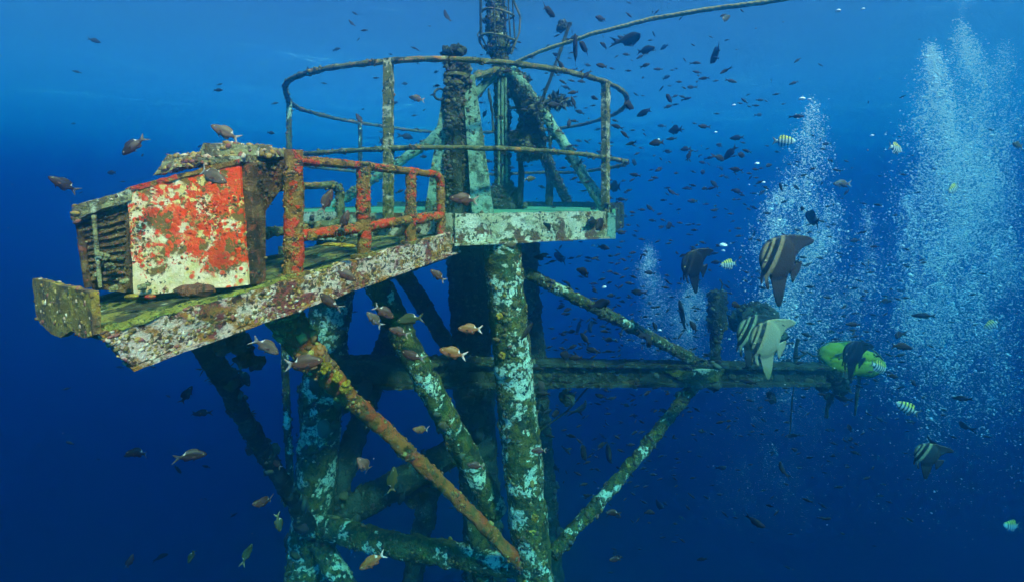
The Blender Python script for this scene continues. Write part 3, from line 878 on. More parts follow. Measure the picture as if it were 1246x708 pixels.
# ------------------------------------------------------------------ mast with cage and tripod stays
mast = thing('caged_mast', P(610, 252, 4.8), 'tall mast on three slanting stays with a caged barrel at the top', 'mast')
ap = P(614, 86, 4.6)
mpipe = MB().tube([P(612, 252, 4.8), P(611, 90, 4.65), P(606, 60, 4.62)], [.085, .080, .085], seg=14, amp=.025, ns=9, step=.05).build('lower_mast', M['darksteel'], mast)
for k, dx in enumerate((-5, 0, 5)):
    MB().tube([P(612 + dx, 245, 4.72), P(611 + dx * .8, 95, 4.56)], .014, seg=6, amp=.004, step=.08).build('mast_rib', M['legpale'], mast)
barrel = MB().tube([P(607, 72, 4.62), P(606, 62, 4.62), P(605, 40, 4.62), P(603, 0, 4.62), P(602, -40, 4.62)], [.06, .11, .10, .085, .085], seg=20, amp=.035, ns=9, step=.03, knob=.02, kn=16).build('barrel', M['brace'], mast)
topend = P(602, -38, 4.62)
for y, r in ((50, .185), (20, .175), (-8, .175)):
    c = P(605, y, 4.62)
    MB().tube([c + Vector((math.cos(R(a)) * r, math.sin(R(a)) * r, .02 * math.sin(R(a * 2)))) for a in range(0, 361, 15)], .013, seg=6, amp=.004, step=.1).build('hoop', M['oliverail'], barrel)
for k in range(7):
    a = R(k * 51 + 10)
    d = Vector((math.cos(a), math.sin(a), 0))
    pts = [P(606, 68, 4.62) + d * .08, P(605, 50, 4.62) + d * .19, P(604, 20, 4.62) + d * .18, P(602, -40, 4.62) + d * .17]
    MB().tube(pts, .009, seg=6, amp=.003, step=.06).build('cage_bar', M['darksteel'], barrel)
MB().tube([P(622, 66, 4.6), P(632, 40, 4.6), P(633, 20, 4.6), P(622, -5, 4.6), P(615, -30, 4.6)], .011, seg=6, amp=.003, step=.03).build('looped_cable', M['oliverail'], mast)
MB().tube([P(588, 60, 4.6), P(581, 42, 4.55), P(586, 36, 4.55), P(588, 50, 4.6)], .008, seg=6, step=.03).build('looped_cable', M['oliverail'], mast)
st_r = MB().tube([P(624, 86, 4.6), P(680, 165, 4.15), P(737, 256, 3.66)], [.056, .048, .045], seg=14, amp=.014, ns=9, step=.04).build('stay', M['legpale'], mast)
st_l = MB().tube([P(606, 86, 4.6), P(520, 175, 4.6), P(388, 262, 4.55)], [.052, .046, .046], seg=14, amp=.014, ns=9, step=.04).build('stay', M['legpale'], mast)
st_b = MB().tube([P(616, 88, 4.62), P(650, 165, 5.3), P(690, 246, 6.05)], [.062, .058, .058], seg=12, amp=.014, ns=9, step=.05).build('stay', M['darksteel'], mast)
mb = MB()
for k in range(16):
    blob(mb, P(578 + k * 4.2, 96 - 8 * math.sin(k / 15 * 3.1) + random.uniform(-3, 3), 4.55), .045, n=1)
jn = mb.build('apex_growth', M['oliverail'], mast); jn['kind'] = 'stuff'
MB().tube([P(560, 98, 3.5), P(582, 93, 4.0), P(606, 84, 4.5)], .026, seg=8, amp=.008, step=.04).build('tie_bar', M['oliverail'], mast)
rod = MB().tube([P(694, 28, 4.5), P(672, 90, 4.55), P(640, 172, 4.6)], [.018, .016, .016], seg=8, amp=.008, step=.04).build('leaning_rod', M['darksteel'], mast)
mb = blob(blob(MB(), P(640, 168, 4.6), .15, n=5), P(646, 150, 4.6), .09, n=3)
rodb = mb.build('rod_growth', M['darksteel'], mast); rodb['kind'] = 'stuff'
mb = blob(MB(), P(685, 30, 4.5), .05, n=4); mb.build('rod_end', M['darksteel'], mast)
for x0, y0, x1, y1, Y, r in ((632, 172, 633, 250, 4.6, .03), (666, 190, 668, 250, 5.9, .05), (594, 108, 600, 160, 4.5, .012), (640, 128, 655, 124, 4.6, .02), (620, 132, 650, 130, 4.55, .012)):
    MB().tube([P(x0, y0, Y), P((x0 + x1) / 2 + 2, (y0 + y1) / 2, Y), P(x1, y1, Y)], r, seg=8, amp=.012, ns=12, step=.04).build('hanging_chain', M['darksteel'], mast)
mb = MB()
mb.tube([P(612, 254, 4.8), P(612, 240, 4.8), P(612, 222, 4.8)], [.24, .20, .10], seg=16, amp=.06, ns=7, step=.03)
mbase = mb.build('mast_foot', M['darksteel'], mast)
clumps('growth', [mpipe, barrel, mbase, rodb, st_b], 3600, .006, .028, M['growth_dark'], mast, flat=.7, jit=.5)
tufts('weed', [mpipe, barrel, mbase, rodb, rod, st_b], 2200, .012, .05, M['weed'], mast, wid=.09)
clumps('growth', [st_r, st_l], 420, .006, .03, M['growth_mix'], mast, flat=.6, bias=patchy(5, 0, 2))
M['leafcoral'] = varied('dark_leafy_coral', [(.05, .06, .04), (.08, .09, .05), (.05, .07, .06), (.10, .10, .06)])
tufts('leafy_coral', [st_r], 130, .02, .09, M['leafcoral'], mast, blades=7, wid=.13, bias=lambda c, n: (np.exp(-((c[:, 2] - 1.05) / .25) ** 2) + .02) * (n[:, 0] < .2))
tufts('leafy_coral', [jn], 60, .02, .06, M['leafcoral'], mast, blades=6, wid=.15)
mb = MB()
lc = thing('leafy_coral', P(680, 125, 4.3), 'dark leafy coral jutting from the right-hand mast stay', 'coral')
sup = MB().tube([P(655, 128, 4.35), P(690, 122, 4.25)], [.05, .02], seg=8, amp=.02, step=.02).build('stem', M['leafcoral'], lc)
tufts('fronds', [sup], 70, .04, .11, M['leafcoral'], lc, blades=6, wid=.16, spread=.6)

# mooring rope running off to the upper right
m, nt, bs = mat('weedy_rope')
tc = nd(nt, 'ShaderNodeTexCoord').outputs['Object']
wv = nd(nt, 'ShaderNodeTexWave'); wv.inputs['Scale'].default_value = 9; wv.inputs['Distortion'].default_value = 1.5
mp = nd(nt, 'ShaderNodeMapping'); mp.inputs['Rotation'].default_value = (0, .7, .5)
nt.links.new(tc, mp.inputs[0]); nt.links.new(mp.outputs[0], wv.inputs['Vector'])
c = mix(nt, wv.outputs[1], (.17, .17, .06), (.21, .21, .08))
nt.links.new(c, bs.inputs['Base Color']); bs.inputs['Roughness'].default_value = .9
bp = nd(nt, 'ShaderNodeBump'); bp.inputs['Strength'].default_value = .4; bp.inputs['Distance'].default_value = .006; nt.links.new(wv.outputs[1], bp.inputs['Height']); nt.links.new(bp.outputs[0], bs.inputs['Normal'])
rp = [P(628, 76, 4.5), P(660, 62, 4.35), P(720, 42, 4.1), P(790, 24, 3.85), P(860, 12, 3.6), P(930, 3, 3.35), P(1010, -10, 3.1), P(1130, -22, 2.8), P(1330, -30, 2.4), Vector((5.2, 1.9, 1.9)), Vector((9.0, 1.2, 2.5))]
o = MB().tube(rp, .019, seg=10, amp=.005, ns=20, step=.03).build('mooring_rope', m)
tag(o, 'thick weedy rope stretched from the mast top to the upper right', 'rope')

# ------------------------------------------------------------------ things on the boom
cn = thing('signal_canister', P(871, 442, 4.56), 'upright crusted canister on a short neck standing on the boom', 'canister')
cb = MB().tube([P(871, 402, 4.56), P(872, 398, 4.56), P(873, 358, 4.56), P(873, 355, 4.56)], [.06, .088, .088, .08], seg=18, amp=.014, ns=10, step=.03).build('drum', M['darksteel'], cn)
nk = MB().tube([P(870, 446, 4.56), P(871, 400, 4.56)], [.055, .04], seg=12, amp=.016, ns=12, step=.03).build('neck', M['darksteel'], cn)
MB().tube([P(862, 402, 4.56), P(880, 402, 4.56)], .02, seg=8, amp=.01, step=.02).build('bracket', M['leafcoral'], cn)
MB().tube([P(877, 356, 4.56), P(879, 346, 4.56), P(876, 340, 4.56)], .008, seg=6, step=.02).build('top_stub', M['darksteel'], cn)
clumps('growth', [cb, nk], 160, .008, .03, M['growth_dark'], cn, flat=.6)
tufts('weed', [cb, nk], 120, .015, .05, M['weed'], cn)

m, nt, bs = mat('lime_green_shell')
tc = nd(nt, 'ShaderNodeTexCoord').outputs['Object']
c = mix(nt, noise_fac(nt, tc, 5, .4, .65), (.27, .34, .02), (.17, .25, .02))
c = mix(nt, noise_fac(nt, tc, 14, .56, .64, offs=3), c, (.06, .13, .02))
nt.links.new(c, bs.inputs['Base Color']); bs.inputs['Roughness'].default_value = .85; bs.inputs['Specular IOR Level'].default_value = .15
fo = thing('oval_float', P(1037, 440, 4.9), 'bright lime-green oval float at the outer end of the boom', 'float')
mb = MB(); vs, fs = [], []
nu, nv = 36, 14
ctr = P(1037, 438, 4.9); ca, sa = math.cos(R(-13)), math.sin(R(-13))
for j in range(nv + 1):
    th = math.pi * j / nv
    for i in range(nu):
        a = 2 * math.pi * i / nu
        x, z, y = .375 * math.sin(th) * math.cos(a), .185 * math.sin(th) * math.sin(a), -.075 * math.cos(th)
        wv_ = 1 + .12 * noise.noise(Vector((math.cos(a) * 2, math.sin(a) * 2, 4))) + .05 * noise.noise(Vector((math.cos(a) * 6, math.sin(a) * 6, 9)))
        x *= wv_; z *= wv_ * (1.06 if x < 0 else .86)
        y -= .02 * math.exp(-((z - .02 - .03 * math.sin(x * 6)) / .012) ** 2) * -1 if j < nv / 2 else 0
        vs.append(ctr + Vector((x * ca - z * sa, y, x * sa + z * ca)))
for j in range(nv):
    for i in range(nu):
        a, c2 = j * nu + i, j * nu + (i + 1) % nu
        fs.append((a, c2, c2 + nu, a + nu))
mb.add(vs, fs).build('shell', m, fo)
MB().tube([ctr + Vector((.372 * math.cos(R(a)) * ca - .195 * math.sin(R(a)) * sa, .02, .372 * math.cos(R(a)) * sa + .195 * math.sin(R(a)) * ca)) for a in range(0, 361, 12)], .007, seg=8, amp=.006, step=.03).build('rim', M['growth_mix'] if False else M['oliverail'], fo)
MB().tube([P(1016, 432, 4.82), P(1030, 428, 4.81), P(1045, 432, 4.81)], .006, seg=6, step=.03).build('strap', M['darksteel'], fo)
hb_ = thing('hanging_bracket', P(1014, 445, 4.93), 'dark drooping bracket with two hanging rods under the green float', 'bracket')
mb = blob(blob(blob(MB(), P(1014, 452, 4.93), .09, n=3), P(1016, 468, 4.93), .08, n=3), P(1006, 482, 4.93), .045, n=3)
bk = mb.build('bracket_body', M['darksteel'], hb_)
MB().tube([P(1012, 478, 4.93), P(1007, 495, 4.93), P(1005, 508, 4.93)], [.03, .02, .016], seg=8, amp=.01, step=.03).build('rod', M['darksteel'], hb_)
MB().tube([P(1046, 456, 4.98), P(1043, 480, 4.98), P(1040, 505, 4.98)], [.022, .018, .012], seg=8, amp=.006, step=.03).build('rod', M['darksteel'], hb_)
tufts('weed', [bk], 120, .02, .07, M['weed'], hb_)
sp_ = thing('stub_post', P(968, 446, 4.82), 'thin stub post with a curled wire near the end of the boom', 'post')
MB().tube([P(968, 448, 4.82), P(969, 420, 4.82), P(972, 412, 4.82)], [.022, .016, .02], seg=8, amp=.008, step=.03).build('shaft', M['darksteel'], sp_)
MB().tube([P(970, 436, 4.80), P(982, 428, 4.80), P(990, 433, 4.80), P(1000, 432, 4.80)], .010, seg=6, amp=.004, step=.03).build('wire', M['darksteel'], sp_)
o = MB().tube([P(966, 466, 4.82), P(963, 500, 4.82), P(961, 528, 4.82)], .007, seg=6, amp=.003, step=.03).build('hanging_line', M['darksteel'])
tag(o, 'thin line hanging straight down from the boom near its end', 'line')
o = MB().tube([P(652, 527, 4.3), P(690, 500, 4.3), P(716, 470, 4.25)], .008, seg=6, amp=.003, step=.03).build('slack_line', M['darksteel'])
tag(o, 'thin slanting line from the front leg up to the boom', 'line')
bc = thing('brain_coral', P(915, 440, 4.72), 'dark rounded coral head on the boom behind the pale batfish', 'coral')
mb = blob(MB(), P(917, 395, 4.8), .16, n=5); bcb = mb.build('dome', M['darksteel'], bc)
tufts('fronds', [bcb], 220, .02, .07, M['leafcoral'], bc)
MB().tube([P(916, 448, 4.72), P(917, 405, 4.78)], .07, seg=10, amp=.03, step=.03).build('stem', M['darksteel'], bc)
# lumps and tubes along the boom
crs = []
for x, y, r in ((660, 490, .07), (690, 484, .06), (940, 486, .05), (1000, 470, .06)):
    mb = blob(MB(), P(x, y, 4.15 + (x - 650) * .0022), r, n=4)
    crs.append(mb)
labs = ('dark coral lump under the boom next to the front leg', 'dark coral lump under the boom, second from the front leg', 'small dark coral lump hanging under the outer boom', 'dark coral lump at the boom tip')
for mb, lab in zip(crs, labs):
    tag(mb.build('coral_lump', M['darksteel']), lab, 'coral')

# ------------------------------------------------------------------ fish
from mathutils.geometry import delaunay_2d_cdt
def smooth_loop(pts, sub=4):
    n = len(pts); out = []
    for i in range(n):
        p0, p1, p2, p3 = [Vector(pts[(i + k) % n]) for k in (-1, 0, 1, 2)]
        for k in range(sub):
            t = k / sub
            out.append(.5 * ((2 * p1) + (p2 - p0) * t + (2 * p0 - 5 * p1 + 4 * p2 - p3) * t * t + (3 * p1 - p0 - 3 * p2 + p3) * t ** 3))
    return out
def fish_mesh(name, outline, body, thick, m, step=.05, sub=3, fin=.006):
    """outline in (x forward, z up), one continuous skin; body = (cx, cz, a, b) ellipse that carries the flesh"""
    ol = smooth_loop(outline, sub)
    n = len(ol)
    pts = list(ol)
    xs = [p.x for p in ol]; zs = [p.y for p in ol]
    def inside(p):
        c = False
        for i in range(n):
            a, b = ol[i], ol[i - 1]
            if (a.y > p.y) != (b.y > p.y) and p.x < (b.x - a.x) * (p.y - a.y) / (b.y - a.y) + a.x: c = not c
        return c
    x = min(xs)
    row = 0
    while x < max(xs):
        z = min(zs) + (step / 2 if row % 2 else 0)
        while z < max(zs):
            p = Vector((x, z))
            if inside(p) and min((p - q).length for q in ol) > step * .45: pts.append(p)
            z += step
        x += step * .87; row += 1
    V, E, Fc, *_ = delaunay_2d_cdt(pts, [(i, (i + 1) % n) for i in range(n)], [], 1, 1e-5)
    cx, cz, a, b = body
    def th(p):
        d = 1 - ((p.x - cx) / a) ** 2 - ((p.y - cz) / b) ** 2
        return fin * .5 + thick * math.sqrt(max(0.0, d))
    nb = len(V)
    on = [i < n for i in range(nb)]
    vs = [(p.x, -th(p), p.y) for p in V] + [(p.x, th(p), p.y) for p in V]
    fs = []
    for f in Fc:
        f = list(f)
        fs.append(tuple(f)); fs.append(tuple(i + nb for i in reversed(f)))
    for i in range(n):
        j = (i + 1) % n
        fs.append((j, i, i + nb, j + nb))
    me = bpy.data.meshes.new(name)
    me.from_pydata(vs, [], fs); me.materials.append(m); me.shade_smooth()
    me.validate()
    return me

def fish_mat(name, fn, rough=.45):
    m, nt, bs = mat(name)
    tc = nd(nt, 'ShaderNodeTexCoord').outputs['Object']
    s = nd(nt, 'ShaderNodeSeparateXYZ'); nt.links.new(tc, s.inputs[0])
    c = fn(nt, tc, s.outputs[0], s.outputs[2])
    if isinstance(c, tuple): bs.inputs['Base Color'].default_value = (*c, 1)
    else: nt.links.new(c, bs.inputs['Base Color'])
    bs.inputs['Roughness'].default_value = rough
    bs.inputs['Specular IOR Level'].default_value = .25
    v = nd(nt, 'ShaderNodeTexVoronoi'); v.inputs['Scale'].default_value = 38; nt.links.new(tc, v.inputs['Vector'])
    bp = nd(nt, 'ShaderNodeBump'); bp.inputs['Strength'].default_value = .15; bp.inputs['Distance'].default_value = .01
    nt.links.new(v.outputs['Distance'], bp.inputs['Height']); nt.links.new(bp.outputs[0], bs.inputs['Normal'])
    return m
def step_(nt, src, lo, hi):
    r = nd(nt, 'ShaderNodeMapRange'); r.interpolation_type = 'SMOOTHSTEP'
    r.inputs[1].default_value = lo; r.inputs[2].default_value = hi
    nt.links.new(src, r.inputs[0]); return r.outputs[0]
def band(nt, src, c, w, soft=.012):
    return mul(nt, step_(nt, src, c - w - soft, c - w + soft), step_(nt, src, c + w + soft, c + w - soft))
def tilt(nt, x, z, k):
    m = nd(nt, 'ShaderNodeMath', operation='MULTIPLY_ADD'); m.inputs[1].default_value = k
    nt.links.new(z, m.inputs[0]); nt.links.new(x, m.inputs[2]); return m.outputs[0]

def c_chromis(back, belly, tail):
    def fn(nt, tc, x, z):
        c = mix(nt, step_(nt, z, .10, -.12), back, belly)
        c = mix(nt, noise_fac(nt, tc, 12, .45, .75), c, tuple(v * .6 for v in back))
        c = mix(nt, step_(nt, x, -.36, -.44), c, tail)
        sp = mul(nt, band(nt, x, -.25, .035), step_(nt, z, .06, .09))
        return mix(nt, sp, c, (.40, .37, .33))
    return fn
M['chromis'] = fish_mat('pinkish_brown_fish', c_chromis((.060, .030, .018), (.14, .050, .036), (.24, .20, .17)))
M['chromis_grey'] = fish_mat('silver_grey_fish', c_chromis((.085, .060, .042), (.21, .125, .10), (.30, .26, .22)))
M['chromis_orange'] = fish_mat('orange_brown_fish', c_chromis((.17, .085, .022), (.32, .11, .06), (.50, .44, .38)))
M['chromis_dark'] = fish_mat('dark_brown_fish', c_chromis((.022, .014, .012), (.05, .022, .02), (.07, .06, .055)))
M['school'] = fish_mat('small_dark_fish', lambda nt, tc, x, z: mix(nt, step_(nt, z, .12, -.15), (.007, .008, .008), (.014, .012, .010)), rough=.7)
M['green_fish'] = fish_mat('green_fish', c_chromis((.035, .045, .012), (.08, .075, .02), (.12, .12, .06)))
def c_serg(nt, tc, x, z):
    c = mix(nt, step_(nt, z, .05, .16), (.62, .66, .64), (.75, .62, .05))
    for k in range(5):
        c = mix(nt, band(nt, x, .27 - k * .135, .030), c, (.015, .017, .02))
    return mix(nt, step_(nt, x, -.36, -.42), c, (.12, .13, .12))
M['sergeant'] = fish_mat('yellow_backed_striped_fish', c_serg)
def c_bat(body, dark, pale, fins):
    def fn(nt, tc, x, z):
        xx = tilt(nt, x, z, .45)
        c = mix(nt, step_(nt, xx, .14, .18), body, pale)
        c = mix(nt, band(nt, xx, .268, .042), c, dark)
        c = mix(nt, band(nt, xx, .372, .020), c, dark)
        az = nd(nt, 'ShaderNodeMath', operation='ABSOLUTE'); nt.links.new(z, az.inputs[0])
        c = mix(nt, step_(nt, az.outputs[0], .34, .56), c, fins)
        return mix(nt, noise_fac(nt, tc, 9, .5, .8), c, tuple(v * .7 for v in body))
    return fn
M['bat_brown'] = fish_mat('brown_batfish', c_bat((.045, .025, .014), (.006, .006, .006), (.30, .20, .10), (.012, .009, .007)))
M['bat_dark'] = fish_mat('dark_batfish', c_bat((.007, .008, .008), (.003, .003, .003), (.022, .022, .020), (.005, .005, .005)))
M['bat_pale'] = fish_mat('pale_batfish', c_bat((.27, .27, .17), (.015, .017, .015), (.32, .28, .14), (.14, .17, .06)))
M['bat_striped'] = fish_mat('striped_batfish', c_bat((.022, .028, .022), (.006, .007, .006), (.24, .30, .18), (.010, .012, .012)))

CHROMIS = [(.50, .00), (.44, .065), (.34, .125), (.22, .165), (.14, .225), (.02, .25), (-.12, .235), (-.22, .19), (-.25, .12), (-.33, .06), (-.42, .10), (-.58, .20), (-.51, .08), (-.46, .0),
           (-.51, -.08), (-.58, -.19), (-.42, -.095), (-.33, -.055), (-.24, -.10), (-.22, -.19), (-.10, -.215), (.0, -.175), (.08, -.175), (.06, -.26), (.17, -.165), (.32, -.115), (.44, -.06)]
SERG = [(.46, .0), (.40, .09), (.28, .18), (.14, .24), (-.02, .29), (-.18, .29), (-.26, .20), (-.28, .11), (-.34, .07), (-.44, .13), (-.54, .20), (-.49, .07), (-.46, .0), (-.49, -.07), (-.54, -.20), (-.44, -.12),
        (-.34, -.07), (-.27, -.12), (-.24, -.25), (-.10, -.29), (.02, -.235), (.14, -.22), (.12, -.33), (.24, -.19), (.38, -.10)]
BAT = [(.352, -.10), (.376, .03), (.345, .19), (.245, .325), (.06, .408), (-.10, .425), (-.24, .42), (-.42, .392), (-.505, .335), (-.45, .275), (-.33, .235), (-.235, .14), (-.165, .03), (-.175, -.005), (-.30, .03), (-.28, -.08), (-.21, -.20), (-.145, -.285), (-.115, -.15),
       (-.075, -.13), (-.045, -.28), (-.01, -.46), (.035, -.60), (.075, -.625), (.112, -.59), (.155, -.44), (.195, -.25), (.23, -.14), (.245, -.24), (.225, -.35), (.265, -.365), (.295, -.25), (.305, -.16), (.325, -.22), (.345, -.29), (.368, -.25), (.365, -.16)]
CB, SB, BB_ = (.06, 0, .44, .185), (.05, 0, .42, .22), (.10, .10, .30, .33)
FM = {}
for k in ('chromis', 'chromis_grey', 'chromis_orange', 'chromis_dark', 'green_fish'):
    FM[k] = fish_mesh('small_fish', CHROMIS, CB, .085, M[k], step=.045)
FM['school'] = fish_mesh('school_fish', [(x, z * .92) for x, z in CHROMIS], CB, .085, M['school'], step=.10, sub=1)
FM['school_slim'] = fish_mesh('school_fish', [(x, z * .70) for x, z in CHROMIS], (.06, 0, .44, .13), .075, M['school'], step=.10, sub=1)
def bent(src, k):
    me = FM[src].copy()
    for v in me.vertices:
        v.co.y += k * (v.co.x - .2) ** 2 * (1 if v.co.x < .2 else .3)
    return me
for k_ in ('chromis', 'chromis_grey', 'chromis_orange', 'chromis_dark', 'green_fish'):
    FM[k_ + '_bend'] = bent(k_, .45); FM[k_ + '_turn'] = bent(k_, -.55)
FM['school_a'] = bent('school', .8); FM['school_b'] = bent('school', -.9); FM['school_c'] = bent('school_slim', 1.0)
FM['school_d'] = fish_mesh('school_fish', [(x * .92, z * 1.12 * (.8 if z < 0 else 1)) for x, z in CHROMIS], (.06, 0, .42, .18), .085, M['school'], step=.10, sub=1)
FM['sergeant'] = fish_mesh('striped_fish', SERG, SB, .085, M['sergeant'], step=.045)
for k in ('bat_brown', 'bat_dark', 'bat_pale', 'bat_striped'):
    FM[k] = fish_mesh('batfish', BAT, BB_, .055, M[k], step=.035)
m, nt, bs = mat('dark_fish_eye'); bs.inputs['Base Color'].default_value = (.01, .01, .012, 1); bs.inputs['Roughness'].default_value = .15
m2, nt, bs = mat('pale_eye_ring'); bs.inputs['Base Color'].default_value = (.5, .42, .25, 1); bs.inputs['Roughness'].default_value = .3
eye_me = bpy.data.meshes.new('eye')
ev, ef = ICO2
allv = [tuple(v * np.array([1, .55, 1])) for v in ev] + [tuple(v * np.array([.62, .42, .62]) + np.array([0, -.28, 0])) for v in ev]
eye_me.from_pydata(allv, [], [tuple(map(int, f)) for f in ef] + [tuple(int(i) + len(ev) for i in f) for f in ef])
eye_me.materials.append(m2); eye_me.materials.append(m)
for i, p in enumerate(eye_me.polygons): p.material_index = 0 if i < len(ef) else 1
eye_me.shade_smooth()
fin_v = [(0, 0, 0), (-.06, -.045, .035), (-.13, -.085, .02), (-.14, -.09, -.03), (-.07, -.05, -.035)]
fin_me = bpy.data.meshes.new('pectoral_fin')
fin_me.from_pydata(fin_v + [(x, y + .006, z) for x, y, z in fin_v], [], [(0, 1, 2, 3, 4), (9, 8, 7, 6, 5)] + [(i, i + 5, (i + 1) % 5 + 5, (i + 1) % 5) for i in range(5)])

def put_fish(kind, x, y, Y, px, head=0.0, left=False, yaw=0.0, roll=0.0, name='reef_fish', label=None, cat='fish', group=None, detail=True):
    """head: nose-up angle in degrees; left: swims towards the left of the picture; yaw turns it away from the eye"""
    o = bpy.data.objects.new(name, FM[kind])
    col.objects.link(o)
    L = px * Y / F / (1.08 if not kind.startswith('bat') else 1.04) / max(.3, math.cos(R(yaw)))
    o.location = P(x, y, Y)
    mrot = Matrix.Rotation(R((180 if left else 0) + yaw), 4, 'Z') @ Matrix.Rotation(R(-head), 4, 'Y') @ Matrix.Rotation(R(roll), 4, 'X')
    o.rotation_euler = mrot.to_euler()
    o.scale = (L, L, L)
    tag(o, label, cat, group)
    if detail:
        if kind.startswith('bat'): ex, ez, ey, er = .315, .045, .040, .020
        elif kind == 'sergeant': ex, ez, ey, er = .33, .045, .060, .024
        else: ex, ez, ey, er = .37, .035, .056, .026
        for s in (-1, 1):
            e = bpy.data.objects.new('eye', eye_me); col.objects.link(e); e.parent = o
            e.location = (ex, s * ey, ez); e.scale = (er, er * s * -1, er)
            e.scale = (er, er if s < 0 else -er, er)
        if kind.startswith('chromis'):
            if not fin_me.materials: fin_me.materials.append(M['chromis'])
            for s in (-1, 1):
                e = bpy.data.objects.new('pectoral_fin', fin_me); col.objects.link(e); e.parent = o
                e.location = (.17, s * .075, -.02); e.scale = (1, 1 if s < 0 else -1, 1)
    return o

# batfish
put_fish('bat_brown', 953, 321, 3.3, 85, head=0, left=True, yaw=8, name='batfish', label='largest brown batfish with cream bands, above the pale batfish', cat='batfish')
put_fish('bat_dark', 847, 325, 3.6, 52, head=-6, left=True, yaw=10, name='batfish', label='dark batfish silhouette just above the canister', cat='batfish')
put_fish('bat_pale', 937, 418, 3.5, 72, head=-3, left=True, yaw=6, name='batfish', label='pale silvery batfish in front of the boom', cat='batfish')
put_fish('bat_striped', 918, 410, 3.9, 66, head=6, left=True, yaw=12, name='batfish', label='dark pale-banded batfish half hidden behind the pale one', cat='batfish')
put_fish('bat_dark', 1041, 434, 4.2, 48, head=10, left=True, yaw=8, name='batfish', label='dark batfish in front of the lime-green float', cat='batfish')
put_fish('bat_striped', 1132, 557, 3.0, 42, head=4, left=True, yaw=-20, name='batfish', label='lone striped batfish in open water below the boom, far right', cat='batfish')
# striped sergeants
for x, y, px, hd, lf, lab in ((955, 172, 24, -4, False, 'yellow striped fish left of the other high one, over open water'), (1090, 181, 25, -12, False, 'yellow striped fish high in the gap between the bubble columns'),
                              (1160, 230, 22, -25, True, 'small striped fish inside the wide bubble column'), (1206, 395, 20, -35, True, 'striped fish at the right edge of the wide bubble column'),
                              (1103, 496, 27, 25, True, 'striped yellow fish below the green float'), (1230, 639, 26, 8, True, 'striped fish in the lower right corner'),
                              (886, 322, 24, -5, True, 'striped fish between the dark and the brown batfish'), (1069, 446, 26, -25, False, 'striped fish touching the right tip of the green float')):
    put_fish('sergeant', x, y, 4.3 + random.uniform(-.3, .5), px, head=hd, left=lf, yaw=random.uniform(-25, 25), name='striped_fish', label=lab, cat='fish')
